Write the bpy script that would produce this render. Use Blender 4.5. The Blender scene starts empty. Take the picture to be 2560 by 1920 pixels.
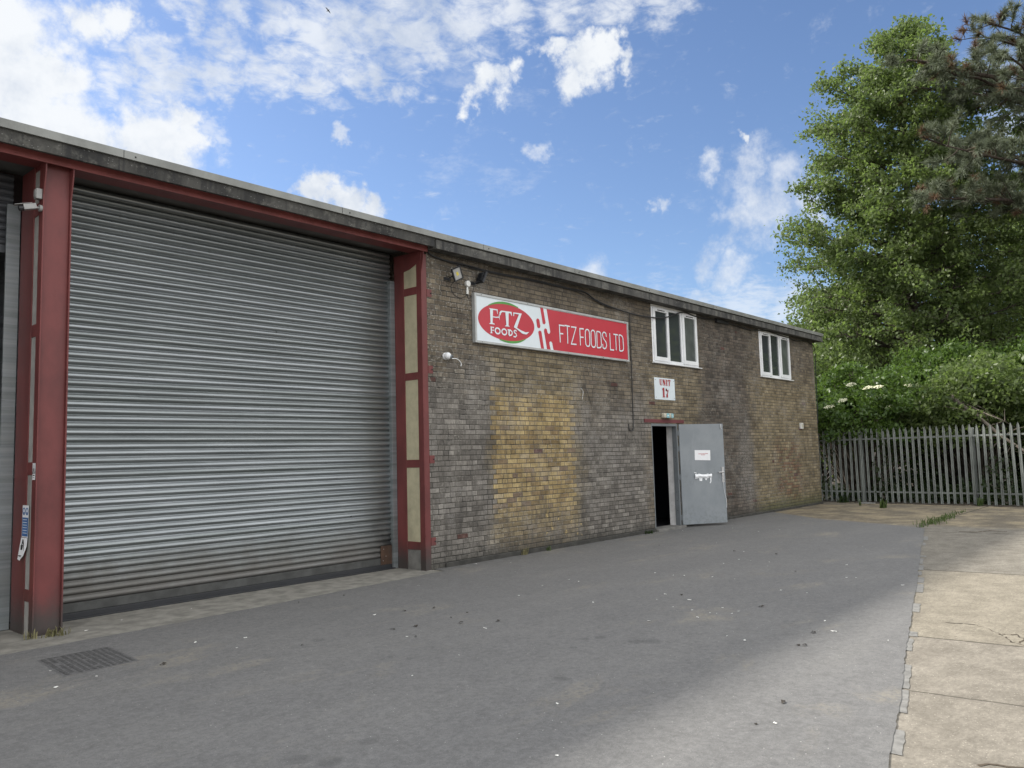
import bpy, bmesh, math, random
import numpy as np
from mathutils import Vector, Matrix
R=math.radians
scene=bpy.context.scene
COL=scene.collection
rnd=random.Random(7)

# ------------------------------------------------------------------ helpers
class MB:
    """collects shapes, then links them as ONE mesh object"""
    def __init__(s): s.v=[]; s.f=[]; s.m=[]
    def add(s,vs,fs,mi=0):
        o=len(s.v); s.v+= [tuple(v) for v in vs]; s.f+=[tuple(i+o for i in f) for f in fs]; s.m+=[mi]*len(fs)
    def box(s,x0,x1,y0,y1,z0,z1,mi=0):
        s.add([(x0,y0,z0),(x1,y0,z0),(x1,y1,z0),(x0,y1,z0),(x0,y0,z1),(x1,y0,z1),(x1,y1,z1),(x0,y1,z1)],
              [(0,3,2,1),(4,5,6,7),(0,1,5,4),(1,2,6,5),(2,3,7,6),(3,0,4,7)],mi)
    def quad(s,a,b,c,d,mi=0): s.add([a,b,c,d],[(0,1,2,3)],mi)
    def poly(s,pts,mi=0): s.add(pts,[tuple(range(len(pts)))],mi)
    def prism(s,pts,dvec,mi=0):
        n=len(pts); d=Vector(dvec); q=[tuple(Vector(p)+d) for p in pts]
        s.add(list(pts)+q,[tuple(range(n))[::-1],tuple(range(n,2*n))]+[(i,(i+1)%n,n+(i+1)%n,n+i) for i in range(n)],mi)
    def tube(s,pts,r,n=6,mi=0,cap=True):
        pts=[Vector(p) for p in pts]; rs=r if isinstance(r,(list,tuple)) else [r]*len(pts)
        vs=[]; fs=[]; ref=Vector((0.31,0.17,0.93))
        for i,p in enumerate(pts):
            t=(pts[min(i+1,len(pts)-1)]-pts[max(i-1,0)]).normalized()
            a=t.cross(ref)
            if a.length<1e-3: a=t.cross(Vector((1,0,0)))
            a.normalize(); b=t.cross(a)
            for k in range(n):
                w=2*math.pi*k/n; vs.append(p+(a*math.cos(w)+b*math.sin(w))*rs[i])
        for i in range(len(pts)-1):
            for k in range(n): fs.append((i*n+k,i*n+(k+1)%n,(i+1)*n+(k+1)%n,(i+1)*n+k))
        if cap: fs+=[tuple(range(n))[::-1],tuple(range((len(pts)-1)*n,len(pts)*n))]
        s.add(vs,fs,mi)
    def ball(s,c,r,nu=12,nv=8,mi=0,sc=(1,1,1)):
        vs=[];fs=[]
        for j in range(nv+1):
            th=math.pi*j/nv
            for i in range(nu):
                ph=2*math.pi*i/nu; vs.append((c[0]+r*sc[0]*math.sin(th)*math.cos(ph),c[1]+r*sc[1]*math.sin(th)*math.sin(ph),c[2]+r*sc[2]*math.cos(th)))
        for j in range(nv):
            for i in range(nu): fs.append((j*nu+i,(j+1)*nu+i,(j+1)*nu+(i+1)%nu,j*nu+(i+1)%nu))
        s.add(vs,fs,mi)
    def ribbon(s,pts,w,y,mi=0,round_=True):
        """flat stroke in the plane y, pts are (x,z)"""
        P=[Vector(p) for p in pts]; closed=(P[0]-P[-1]).length<1e-6
        if closed: P=P[:-1]
        n=len(P); L=[];Rr=[]
        for i in range(n):
            if closed: a,b=P[i-1],P[(i+1)%n]
            else: a,b=P[max(i-1,0)],P[min(i+1,n-1)]
            d1=(P[i]-a); d2=(b-P[i])
            if d1.length<1e-9: d1=d2
            if d2.length<1e-9: d2=d1
            d1=d1.normalized(); d2=d2.normalized(); t=(d1+d2)
            t=t.normalized() if t.length>1e-3 else d1
            nn=Vector((-t.y,t.x)); k=max(.55,abs(nn.dot(Vector((-d1.y,d1.x))))); h=w/2/k
            L.append(P[i]+nn*h); Rr.append(P[i]-nn*h)
        vs=[(p.x,y,p.y) for p in L]+[(p.x,y,p.y) for p in Rr]
        m=n if closed else n-1
        s.add(vs,[(i,(i+1)%n,n+(i+1)%n,n+i) for i in range(m)],mi)
    def build(s,name,mats,parent=None,smooth=False,bevel=0,loc=None):
        me=bpy.data.meshes.new(name); me.from_pydata(s.v,[],s.f)
        mats=mats if isinstance(mats,(list,tuple)) else [mats]
        for m in mats: me.materials.append(m)
        if len(mats)>1: me.polygons.foreach_set('material_index',s.m)
        if smooth: me.polygons.foreach_set('use_smooth',[True]*len(me.polygons))
        me.update()
        bm=bmesh.new(); bm.from_mesh(me); bmesh.ops.recalc_face_normals(bm,faces=bm.faces) if s.recalc else None; bm.to_mesh(me); bm.free()
        o=bpy.data.objects.new(name,me); COL.objects.link(o)
        if parent: o.parent=parent
        if loc: o.location=loc
        if bevel:
            b=o.modifiers.new('bevel','BEVEL'); b.width=bevel; b.segments=2; b.limit_method='ANGLE'
        return o
    recalc=True

def tag(o,label,cat=None,group=None,kind=None):
    if label: o['label']=label
    if cat: o['category']=cat
    if group: o['group']=group
    if kind: o['kind']=kind
    return o
def thing(name,label,cat,loc=(0,0,0),group=None):
    o=bpy.data.objects.new(name,None); COL.objects.link(o); o.location=loc; o.empty_display_size=.2
    return tag(o,label,cat,group)
def empty_part(name,parent):
    o=bpy.data.objects.new(name,None); COL.objects.link(o); o.parent=parent; return o
def copy_tree(o,parent=None):
    c=o.copy(); COL.objects.link(c); c.parent=parent
    for ch in list(o.children): copy_tree(ch,c)
    return c

# ------------------------------------------------------------------ material nodes
class NT:
    def __init__(s,name,world=False):
        if world: s.nt=world.node_tree
        else:
            s.mat=bpy.data.materials.new(name); s.mat.use_nodes=True; s.nt=s.mat.node_tree
        s.nt.nodes.clear()
    def n(s,t): return s.nt.nodes.new(t)
    def L(s,a,b):
        if hasattr(a,'is_output'): s.nt.links.new(a,b)
        elif a is not None:
            if b.type=='RGBA' and isinstance(a,(tuple,list)) and len(a)==3: a=(*a,1)
            b.default_value=a
    def math(s,op,a,b=None,c=None,clamp=False):
        n=s.n('ShaderNodeMath'); n.operation=op; n.use_clamp=clamp
        s.L(a,n.inputs[0]); s.L(b,n.inputs[1]); s.L(c,n.inputs[2]); return n.outputs[0]
    def add(s,a,b): return s.math('ADD',a,b)
    def sub(s,a,b): return s.math('SUBTRACT',a,b)
    def mul(s,a,b): return s.math('MULTIPLY',a,b)
    def vm(s,op,a,b=None,sc=None):
        n=s.n('ShaderNodeVectorMath'); n.operation=op; s.L(a,n.inputs[0]); s.L(b,n.inputs[1])
        if sc is not None: s.L(sc,n.inputs[3])
        return n.outputs[1] if op in('DISTANCE','LENGTH','DOT_PRODUCT') else n.outputs[0]
    def mr(s,v,a,b,c=0.,d=1.,smooth=True):
        n=s.n('ShaderNodeMapRange'); n.interpolation_type='SMOOTHSTEP' if smooth else 'LINEAR'
        s.L(v,n.inputs[0]); s.L(a,n.inputs[1]); s.L(b,n.inputs[2]); s.L(c,n.inputs[3]); s.L(d,n.inputs[4]); return n.outputs[0]
    def mix(s,f,a,b,blend='MIX'):
        n=s.n('ShaderNodeMix'); n.data_type='RGBA'; n.blend_type=blend
        s.L(f,n.inputs[0]); s.L(a,n.inputs[6]); s.L(b,n.inputs[7]); return n.outputs[2]
    def noise(s,vec,scale,detail=4,rough=.55,dist=0,out=0):
        n=s.n('ShaderNodeTexNoise'); s.L(vec,n.inputs['Vector']); n.inputs['Scale'].default_value=scale
        n.inputs['Detail'].default_value=detail; n.inputs['Roughness'].default_value=rough; n.inputs['Distortion'].default_value=dist
        return n.outputs[out]
    def voro(s,vec,scale,feature='F1',out=0):
        n=s.n('ShaderNodeTexVoronoi'); n.feature=feature; s.L(vec,n.inputs['Vector']); n.inputs['Scale'].default_value=scale; return n.outputs[out]
    def white(s,vec,out=0):
        n=s.n('ShaderNodeTexWhiteNoise'); s.L(vec,n.inputs['Vector']); return n.outputs[out]
    def ramp(s,f,stops):
        n=s.n('ShaderNodeValToRGB'); s.L(f,n.inputs[0]); e=n.color_ramp.elements
        while len(e)<len(stops): e.new(.5)
        for i,(p,c) in enumerate(stops): e[i].position=p; e[i].color=(*c,1)
        return n.outputs[0]
    def pos(s): return s.n('ShaderNodeNewGeometry').outputs['Position']
    def xyz(s,v):
        n=s.n('ShaderNodeSeparateXYZ'); s.L(v,n.inputs[0]); return n.outputs
    def comb(s,x,y,z=0.):
        n=s.n('ShaderNodeCombineXYZ'); s.L(x,n.inputs[0]); s.L(y,n.inputs[1]); s.L(z,n.inputs[2]); return n.outputs[0]
    def scale(s,v,t): return s.vm('MULTIPLY',v,t)
    def bump(s,h,strength=.3,dist=.01):
        n=s.n('ShaderNodeBump'); n.inputs['Strength'].default_value=strength; n.inputs['Distance'].default_value=dist; s.L(h,n.inputs['Height']); return n.outputs[0]
    def bsdf(s,col,rough=.6,metal=0.,normal=None,spec=.5,emit=None,es=0,coat=0):
        b=s.n('ShaderNodeBsdfPrincipled'); s.L(col,b.inputs['Base Color']); s.L(rough,b.inputs['Roughness']); s.L(metal,b.inputs['Metallic'])
        s.L(spec,b.inputs['Specular IOR Level'])
        if normal is not None: s.L(normal,b.inputs['Normal'])
        if emit is not None: s.L(emit,b.inputs['Emission Color']); b.inputs['Emission Strength'].default_value=es
        return b.outputs[0]
    def out(s,sh):
        o=s.n('ShaderNodeOutputMaterial'); s.L(sh,o.inputs[0]); return s.mat

def simple(name,col,rough=.6,metal=0.,var=.12,scale=6.,bump=0.,grime=0.,spec=.5):
    t=NT(name); p=t.pos(); n=t.noise(p,scale,5,.6)
    c=t.mix(t.mr(n,.3,.7),tuple(v*(1-var) for v in col),tuple(min(1,v*(1+var)) for v in col))
    if grime: 
        g=t.mr(t.noise(t.scale(p,(1,1,.35)),2.3,6,.7),.5,.75); c=t.mix(t.mul(g,grime),c,(.07,.065,.055))
    r=t.add(t.mul(n,.25),rough-.12)
    return t.out(t.bsdf(c,r,metal,t.bump(n,bump,.01) if bump else None,spec))

def brick_material():
    t=NT('weathered_brick'); P=t.pos(); x,y,z=t.xyz(P); u=t.add(x,y)
    wob=t.noise(P,9,3,.6); u=t.add(u,t.mul(t.sub(wob,.5),.012)); zz=t.add(z,t.mul(t.sub(t.noise(P,6.3,3,.6),.5),.010))
    r0=t.math('DIVIDE',zz,.075); row=t.math('FLOOR',r0); fz=t.math('FRACT',r0)
    off=t.add(t.mul(t.math('MODULO',row,2.),.5),t.mul(t.white(t.comb(row,3.7)),.22))
    uu=t.add(t.math('DIVIDE',u,.225),off); col=t.math('FLOOR',uu); fu=t.math('FRACT',uu)
    split=t.math('GREATER_THAN',t.white(t.comb(col,row,1.3)),.74)
    f2=t.mul(fu,2.); half=t.mul(t.math('FLOOR',f2),split)
    dx1=t.mul(t.math('MINIMUM',fu,t.sub(1.,fu)),.225)
    ff=t.math('FRACT',f2); dx2=t.mul(t.math('MINIMUM',ff,t.sub(1.,ff)),.1125)
    dx=t.add(dx1,t.mul(split,t.sub(dx2,dx1)))
    dz=t.mul(t.math('MINIMUM',fz,t.sub(1.,fz)),.075)
    d=t.math('MINIMUM',dx,dz)
    idv=t.comb(t.add(col,t.mul(half,.5)),row,.2); w1=t.white(idv); w2=t.white(t.vm('ADD',idv,(7.3,1.9,4.1))); w3=t.white(t.vm('ADD',idv,(2.2,9.4,1.7)))
    fine=t.noise(P,55,5,.7); drag=t.noise(t.scale(P,(60,60,9)),1.,4,.65); blot=t.noise(P,2.6,6,.68); mid=t.noise(P,14,4,.65); big=t.noise(P,1.1,4,.6); stre=t.noise(t.scale(P,(3.2,3.2,.5)),1.6,5,.65)
    cu=t.mul(t.sub(t.add(col,t.add(.5,t.mul(half,.25))),off),.225); cz=t.mul(t.add(row,.5),.075)
    def box(x0,x1,z0,z1,sx,sz,ux=cu,uz=cz):
        a=t.mul(t.mr(ux,x0-sx,x0+sx),t.mr(ux,x1-sx,x1+sx,1.,0.)); b=t.mul(t.mr(uz,z0-sz,z0+sz),t.mr(uz,z1-sz,z1+sz,1.,0.)); return t.mul(a,b)
    nu=t.add(u,t.mul(t.sub(t.noise(P,1.7,5,.7),.5),1.4)); nz=t.add(z,t.mul(t.sub(t.noise(t.vm('ADD',P,(9,3,5)),1.4,5,.7),.5),1.4))
    base=t.ramp(w1,[(0,(.088,.075,.060)),(.2,(.122,.102,.078)),(.5,(.148,.124,.094)),(.75,(.168,.141,.106)),(.9,(.112,.094,.078)),(1,(.225,.19,.14))])
    yel=t.ramp(w1,[(0,(.190,.138,.070)),(.15,(.272,.204,.102)),(.4,(.325,.250,.125)),(.7,(.365,.285,.148)),(.88,(.25,.182,.095)),(.95,(.165,.122,.09)),(1,(.39,.32,.20))])
    grey=t.ramp(w1,[(0,(.112,.104,.096)),(.35,(.146,.136,.126)),(.7,(.176,.164,.152)),(1,(.228,.214,.198))])
    tan=t.ramp(w1,[(0,(.145,.117,.072)),(.3,(.190,.155,.097)),(.65,(.226,.186,.117)),(1,(.275,.23,.15))])
    dark=t.ramp(w1,[(0,(.052,.046,.042)),(.5,(.088,.075,.065)),(1,(.125,.105,.09))])
    c=base
    c=t.mix(t.mul(box(-.5,1.5,-.2,2.7,.35,.45,nu,nz),.95),c,grey)
    c=t.mix(t.mul(box(3.3,5.75,-.2,2.3,.25,.5,nu,nz),.9),c,grey)
    c=t.mix(t.mul(box(1.4,3.6,.3,3.25,.25,.3,nu,nz),.75),c,tan)
    c=t.mix(t.mul(box(5.9,8.1,1.6,3.35,.3,.3,nu,nz),.55),c,tan)
    c=t.mix(t.mul(box(8.0,10.6,-.3,4.6,.5,.4,nu,nz),.85),c,dark)
    c=t.mix(t.mul(box(10.6,15.5,.1,3.35,.5,.35,nu,nz),.85),c,tan)
    redp=t.mul(box(11.8,13.4,.25,1.6,.5,.3,nu,nz),t.math('GREATER_THAN',w2,.62)); c=t.mix(t.mul(redp,.7),c,(.155,.082,.055))
    patch=box(1.40,3.42,.30,2.62,.02,.02); ptop=t.mr(nz,2.45,2.75,1.,0.); pbot=t.mr(t.add(z,t.mul(t.sub(mid,.5),.4)),.45,.9)
    c=t.mix(t.mul(patch,t.mul(t.add(.18,t.mul(pbot,.82)),ptop)),c,yel)
    c=t.mix(t.math('GREATER_THAN',w3,.9955),c,(.105,.055,.048))
    # brick-face tone: baked streaks, burnt ends, soot
    c=t.mix(1.,c,t.mix(mid,(.62,.62,.62),(1.38,1.36,1.33)),'MULTIPLY')
    c=t.mix(1.,c,t.mix(fine,(.66,.66,.66),(1.34,1.34,1.34)),'MULTIPLY')
    c=t.mix(1.,c,t.mix(t.mr(drag,.3,.7),(.74,.73,.71),(1.24,1.24,1.22)),'MULTIPLY'); c=t.mix(1.,c,t.mix(t.mr(blot,.32,.68),(.70,.69,.68),(1.26,1.26,1.26)),'MULTIPLY')
    soot=t.mul(t.mr(stre,.52,.72),.55); c=t.mix(soot,c,(.055,.050,.046))
    topdark=t.mul(t.mr(z,4.0,4.5),.35); c=t.mix(t.mul(topdark,t.mr(stre,.3,.6)),c,(.06,.055,.05))  # streaky darkening towards the top of the wall
    # lime scum on arrises and on whole faces
    edge=t.mr(d,.008,.018,1.,0.)
    sc=t.mul(t.mr(t.noise(P,21,5,.75),.50,.60),t.add(t.mul(edge,.75),t.mul(t.math('GREATER_THAN',w2,.82),.35)))
    zone=t.math('MAXIMUM',t.mul(box(-.5,1.4,2.4,4.7,.3,.4,nu,nz),1.),t.mul(t.mr(big,.42,.62),.75))
    c=t.mix(t.mul(sc,zone),c,(.43,.405,.35))
    bloom=t.mul(t.mr(t.noise(t.vm('ADD',P,(3.,1.,8.)),1.5,7,.72),.50,.70),t.mr(fine,.25,.65)); c=t.mix(t.mul(bloom,.58),c,(.30,.285,.265))
    wst=t.mul(box(9.75,10.45,.2,2.1,.25,.5,t.add(nu,0.),nz),t.mr(t.noise(P,26,5,.8),.40,.62)); c=t.mix(t.mul(wst,.42),c,(.38,.37,.35))
    eff=t.mul(box(3.5,5.6,.6,2.2,.5,.5,nu,nz),t.mr(t.noise(P,8,6,.75),.52,.68)); c=t.mix(t.mul(eff,.4),c,(.33,.31,.30))
    fl=t.mr(t.voro(P,3.1),.035,.02); c=t.mix(t.mul(fl,.55),c,(.45,.42,.36))
    chips=t.mul(box(2.6,3.55,.12,.62,.05,.1),t.mr(t.noise(P,7.5,4,.6),.60,.63)); c=t.mix(t.mul(chips,.9),c,(.44,.33,.15))
    # base: damp, moss
    damp=t.mr(t.add(z,t.mul(t.sub(mid,.5),.35)),.0,.32,1.,0.); c=t.mix(t.mul(damp,.72),c,(.050,.048,.042))
    moss=t.mul(t.mr(t.add(z,t.mul(t.sub(mid,.5),.5)),.05,.55,1.,0.),t.mr(nu,10.4,11.6)); c=t.mix(t.mul(moss,.55),c,(.105,.112,.045))
    # mortar
    mw=t.add(.0048,t.mul(t.sub(fine,.45),.006)); m=t.mr(t.sub(d,mw),-.0018,.0022,1.,0.)
    hole=t.mul(t.mr(t.noise(P,5.5,4,.7),.53,.6),t.add(.25,t.mul(t.mr(u,.2,6.),.0)))
    mc=t.mix(t.mr(big,.35,.65),(.070,.064,.056),(.165,.152,.130)); mc=t.mix(patch,mc,(.155,.135,.105)); mc=t.mix(t.mr(t.noise(P,3.1,5,.7),.5,.62),mc,(.042,.039,.035))
    mc=t.mix(t.mul(damp,.7),mc,(.04,.04,.035))
    c=t.mix(m,c,mc)
    h=t.add(t.sub(t.mul(t.mr(d,.001,.010),1.),t.mul(m,.25)),t.mul(t.add(fine,mid),.22)); h=t.add(h,t.mul(w2,.28))
    return t.out(t.bsdf(c,t.add(.82,t.mul(fine,.15)),0.,t.bump(h,.75,.012),.25))

def asphalt_material():
    t=NT('worn_tarmac'); P=t.pos(); x,y,z=t.xyz(P)
    f1=t.noise(P,160,4,.7); f2=t.noise(P,45,6,.9); m=t.noise(P,5,5,.6); b=t.noise(P,.55,5,.6); g2=t.noise(P,19,6,.82); s=t.noise(t.scale(P,(.35,1.3,1)),.9,5,.6)
    c=t.mix(b,(.131,.129,.126),(.158,.155,.151)); c=t.mix(t.mul(t.mr(s,.42,.66),.5),c,(.172,.168,.16))
    c=t.mix(1.,c,t.mix(m,(.82,.82,.82),(1.18,1.18,1.18)),'MULTIPLY'); c=t.mix(1.,c,t.mix(f2,(.50,.50,.50),(1.50,1.50,1.50)),'MULTIPLY'); c=t.mix(1.,c,t.mix(t.mr(g2,.28,.72),(.82,.82,.82),(1.18,1.18,1.18)),'MULTIPLY')
    c=t.mix(t.mr(f1,.56,.68),c,(.06,.06,.062))
    st=t.mr(t.voro(P,58),.16,.08); pick=t.math('GREATER_THAN',t.white(t.voro(P,58,'F1',1)),.62); c=t.mix(t.mul(t.mul(st,pick),.75),c,(.34,.335,.32))
    st2=t.mr(t.voro(P,26),.115,.06); pick2=t.math('GREATER_THAN',t.white(t.voro(P,26,'F1',1)),.83); c=t.mix(t.mul(t.mul(st2,pick2),.9),c,(.50,.49,.46))
    dust=t.mul(t.mr(t.noise(t.scale(P,(.55,1.2,1)),1.05,6,.65,.4),.55,.74),t.mr(t.noise(P,30,4,.7),.35,.6)); c=t.mix(t.mul(dust,.58),c,(.30,.265,.20))
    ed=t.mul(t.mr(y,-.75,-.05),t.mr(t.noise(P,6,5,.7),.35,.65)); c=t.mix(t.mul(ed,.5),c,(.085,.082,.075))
    for (ox,oy,r) in ((-2.14,-4.21,.055),(-2.03,-4.28,.07),(-1.98,-4.61,.10),(-1.9,-4.7,.12),(-3.47,-2.34,.09),(-3.44,-3.49,.05),(-3.5,-3.31,.04),(-2.44,-4.31,.04),(-4.78,-4.67,.07),(-5.1,-4.74,.10),(-5.18,-4.59,.09),(-3.2,-4.78,.08)):
        dd=t.add(t.vm('DISTANCE',P,(ox,oy,.0)),t.mul(t.sub(t.noise(P,22,4,.7),.5),.13)); c=t.mix(t.mul(t.mul(t.mr(dd,r*.35,r,1.,0.),t.mr(g2,.35,.6)),.55),c,(.050,.050,.051))
    h=t.add(t.mul(f1,.6),t.mul(f2,.6))
    return t.out(t.bsdf(c,.86,0.,t.bump(h,.55,.006),.3))

def concrete_yard_material():
    t=NT('old_yard_concrete'); P=t.pos(); x,y,z=t.xyz(P)
    f1=t.noise(P,120,4,.7); f2=t.noise(P,42,4,.65); m=t.noise(P,4,5,.62); b=t.noise(P,.8,5,.6)
    along=t.add(x,t.mul(y,.09))
    c=t.mix(b,(.184,.165,.137),(.226,.204,.171))
    slab=t.mul(t.mr(along,-1.13,-1.08),t.mr(along,2.78,2.82,1.,0.)); c=t.mix(t.mul(slab,.5),c,(.242,.214,.162))
    far=t.mr(along,2.8,2.84); c=t.mix(t.mul(far,.65),c,t.mix(m,(.140,.129,.108),(.195,.181,.155)))
    vfar=t.mr(t.add(x,t.mul(t.sub(m,.5),1.)),8.9,9.6); c=t.mix(t.mul(vfar,.75),c,t.mix(t.mr(t.noise(P,1.3,5,.65),.4,.62),(.130,.108,.078),(.30,.245,.155)))
    c=t.mix(1.,c,t.mix(t.mr(m,.3,.7),(.80,.795,.78),(1.12,1.12,1.11)),'MULTIPLY'); c=t.mix(1.,c,t.mix(t.mr(t.noise(t.scale(P,(1,1.8,1)),13,6,.85),.3,.7),(.80,.795,.79),(1.19,1.19,1.185)),'MULTIPLY'); c=t.mix(1.,c,t.mix(f2,(.66,.66,.66),(1.34,1.34,1.34)),'MULTIPLY')
    st=t.mr(t.voro(P,48),.22,.12); pick=t.math('GREATER_THAN',t.white(t.voro(P,48,'F1',1)),.55); c=t.mix(t.mul(t.mul(st,pick),.65),c,(.46,.42,.35))
    pit=t.mul(t.mr(t.noise(t.scale(P,(1.,1.6,1)),26,4,.75),.585,.64),t.add(.35,t.mul(slab,.6))); c=t.mix(t.mul(pit,.75),c,(.085,.073,.056))
    stain=t.mr(t.noise(t.scale(P,(.6,1.4,1)),1.6,6,.68,.5),.56,.70); c=t.mix(t.mul(stain,.36),c,(.115,.098,.080))
    wob=t.mul(t.sub(t.noise(P,9,4,.7),.5),.05)
    for j,w in ((2.80,.024),(-1.10,.015),(-2.72,.009),(7.7,.020)):
        dj=t.math('ABSOLUTE',t.sub(t.add(along,wob),j)); c=t.mix(t.mul(t.mr(dj,w*.6,w*1.6,1.,0.),.85),c,(.055,.048,.038))
    dj=t.math('ABSOLUTE',t.sub(t.add(y,wob),-3.98)); jl=t.mul(t.mr(dj,.012,.03,1.,0.),t.mr(x,8.6,8.7)); c=t.mix(t.mul(jl,.85),c,(.045,.042,.03))
    h=t.add(t.mul(f1,.5),t.mul(f2,.8))
    return t.out(t.bsdf(c,.88,0.,t.bump(h,.6,.007),.3))

def fascia_material(name,dark=1.):
    t=NT(name); P=t.pos(); n=t.noise(P,34,5,.75); b=t.noise(t.scale(P,(2.5,2.5,.6)),1.4,5,.65); m=t.noise(P,7,5,.7)
    c=t.mix(t.mr(b,.35,.65),(.055*dark,.055*dark,.054*dark),(.125*dark,.122*dark,.112*dark))
    c=t.mix(t.mr(m,.5,.7),c,(.20*dark,.195*dark,.175*dark))
    c=t.mix(t.mul(t.mr(t.voro(P,42),.2,.1),t.math('GREATER_THAN',t.white(t.voro(P,42,'F1',1)),.6)),c,(.32,.32,.31))
    c=t.mix(t.mr(t.noise(t.scale(P,(9,9,.7)),1.3,4,.6),.56,.68),c,(.040,.040,.040))
    return t.out(t.bsdf(c,.9,0.,t.bump(n,.6,.01),.25))

def galv_material(name,lo,hi,rough=.36,dirt=True,metal=.85):
    t=NT(name); P=t.pos(); x,y,z=t.xyz(P)
    n=t.noise(t.scale(P,(.22,1,8)),3.1,5,.6); sp=t.noise(P,40,3,.6); c=t.mix(t.mr(n,.3,.7),lo,hi)
    slat=t.white(t.comb(t.math('FLOOR',t.math('DIVIDE',z,.0745)),5.2)); c=t.mix(1.,c,t.mix(slat,(.86,.87,.86),(1.10,1.10,1.12)),'MULTIPLY')
    c=t.mix(t.mul(t.mr(sp,.5,.75),.25),c,(.30,.31,.32))
    scr=t.mul(t.mr(t.noise(t.scale(P,(1.2,1,30)),2.2,6,.8),.64,.69),.5); c=t.mix(scr,c,(.13,.13,.135))
    r=t.add(rough,t.mul(n,.16))
    if dirt:
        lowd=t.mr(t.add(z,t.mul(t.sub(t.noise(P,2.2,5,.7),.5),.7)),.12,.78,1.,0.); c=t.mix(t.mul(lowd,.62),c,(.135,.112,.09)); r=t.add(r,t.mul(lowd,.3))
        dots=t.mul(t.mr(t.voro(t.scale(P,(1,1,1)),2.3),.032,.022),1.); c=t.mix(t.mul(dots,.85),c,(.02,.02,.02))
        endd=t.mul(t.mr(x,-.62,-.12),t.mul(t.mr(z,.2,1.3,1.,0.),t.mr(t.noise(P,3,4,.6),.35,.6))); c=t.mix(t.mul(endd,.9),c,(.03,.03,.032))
    return t.out(t.bsdf(c,r,metal,t.bump(t.add(t.noise(t.scale(P,(1,1,2)),2.6,2,.5),t.mul(t.noise(P,.9,2,.5),1.8)),.26,.03)))

def paint_material(name,col,rough=.5,chip=(.17,.11,.09),base_dirt=True,fade=.2):
    t=NT(name); P=t.pos(); x,y,z=t.xyz(P); n=t.noise(t.scale(P,(1,1,.5)),3.,5,.65); f=t.noise(P,30,5,.7)
    c=t.mix(t.mr(n,.3,.7),tuple(v*(1-fade) for v in col),tuple(v*(1+fade) for v in col))
    c=t.mix(t.mul(t.mr(f,.66,.70),.6),c,chip)
    if base_dirt:
        dd=t.mr(t.add(z,t.mul(t.sub(t.noise(P,5,5,.7),.5),.35)),.05,.50,1.,0.); c=t.mix(t.mul(dd,.88),c,(.045,.047,.043))
    return t.out(t.bsdf(c,t.add(rough-.1,t.mul(n,.2)),0.,t.bump(f,.12,.004),.4))

def leaf_material(name,dark,light,trans,rough=.5,tw=.35):
    t=NT(name); g=t.n('ShaderNodeNewGeometry'); rp=g.outputs['Random Per Island']; P=g.outputs['Position']
    f=t.math('ADD',t.mul(rp,.65),t.mul(t.mr(t.noise(P,.9,3,.6),.3,.7),.35))
    c=t.mix(f,dark,light)
    b=t.bsdf(c,rough,0.,None,.35); tr=t.n('ShaderNodeBsdfTranslucent'); t.L(t.mix(f,tuple(v*.75 for v in trans),trans),tr.inputs[0])
    m=t.n('ShaderNodeMixShader'); m.inputs[0].default_value=tw; t.L(b,m.inputs[1]); t.L(tr.outputs[0],m.inputs[2])
    return t.out(m.outputs[0])
def bark_material(name,a,b):
    t=NT(name); P=t.pos(); n=t.noise(t.scale(P,(6,6,1.2)),2.5,6,.7); return t.out(t.bsdf(t.mix(t.mr(n,.35,.65),a,b),.9,0.,t.bump(n,.6,.03),.2))

def door_material():
    t=NT('grey_steel_door'); P=t.pos(); x,y,z=t.xyz(P); n=t.noise(P,2.2,5,.65); f=t.noise(P,17,6,.7)
    c=t.mix(t.mr(n,.3,.7),(.195,.214,.228),(.238,.257,.270))
    low=t.mul(t.mr(t.add(z,t.mul(t.sub(n,.5),.5)),.15,.55,1.,0.),t.mr(f,.46,.62)); c=t.mix(t.mul(low,.3),c,(.10,.105,.105))
    mid=t.mul(t.mr(t.math('ABSOLUTE',t.sub(z,1.0)),.05,.32,1.,0.),t.mr(f,.5,.66)); c=t.mix(t.mul(mid,.28),c,(.12,.125,.125))
    c=t.mix(t.mul(t.mr(t.noise(t.scale(P,(1,1,.2)),9,4,.6),.6,.7),.22),c,(.30,.32,.33))
    return t.out(t.bsdf(c,t.add(.36,t.mul(f,.2)),0.,t.bump(n,.12,.03),.4))
M={}
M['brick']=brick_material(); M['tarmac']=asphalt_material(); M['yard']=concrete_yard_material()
M['fascia']=fascia_material('stained_concrete_fascia',.60); M['fascia2']=fascia_material('weathered_concrete_fascia',.82)
M['trim']=simple('roof_edge_aluminium',(.23,.235,.22),.55,.25,.18,3.,.05,.25)
M['galv']=galv_material('galvanised_slats',(.215,.232,.234),(.325,.345,.348),.30)
M['galv_plain']=galv_material('galvanised_steel',(.20,.22,.225),(.29,.31,.31),.45,False,.6)
M['dark_sheet']=simple('dark_profiled_sheet',(.10,.105,.115),.5,.3,.25,2.,.1,.2)
M['red']=paint_material('maroon_paint',(.140,.036,.034),.48); M['red2']=paint_material('faded_maroon_paint',(.13,.036,.04),.55,fade=.15)
M['redbeam']=paint_material('red_beam_paint',(.215,.060,.055),.5,base_dirt=False)
M['cream']=simple('cream_board',(.44,.40,.27),.75,0,.10,9.,.1,.28); M['greyboard']=simple('grey_board',(.30,.29,.27),.8,0,.15,9.,.1,.3)
M['concrete']=simple('grey_concrete',(.155,.150,.138),.85,0,.25,7.,.5,.3); M['apron']=simple('apron_concrete',(.205,.195,.17),.85,0,.28,6.,.5,.35)
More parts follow.
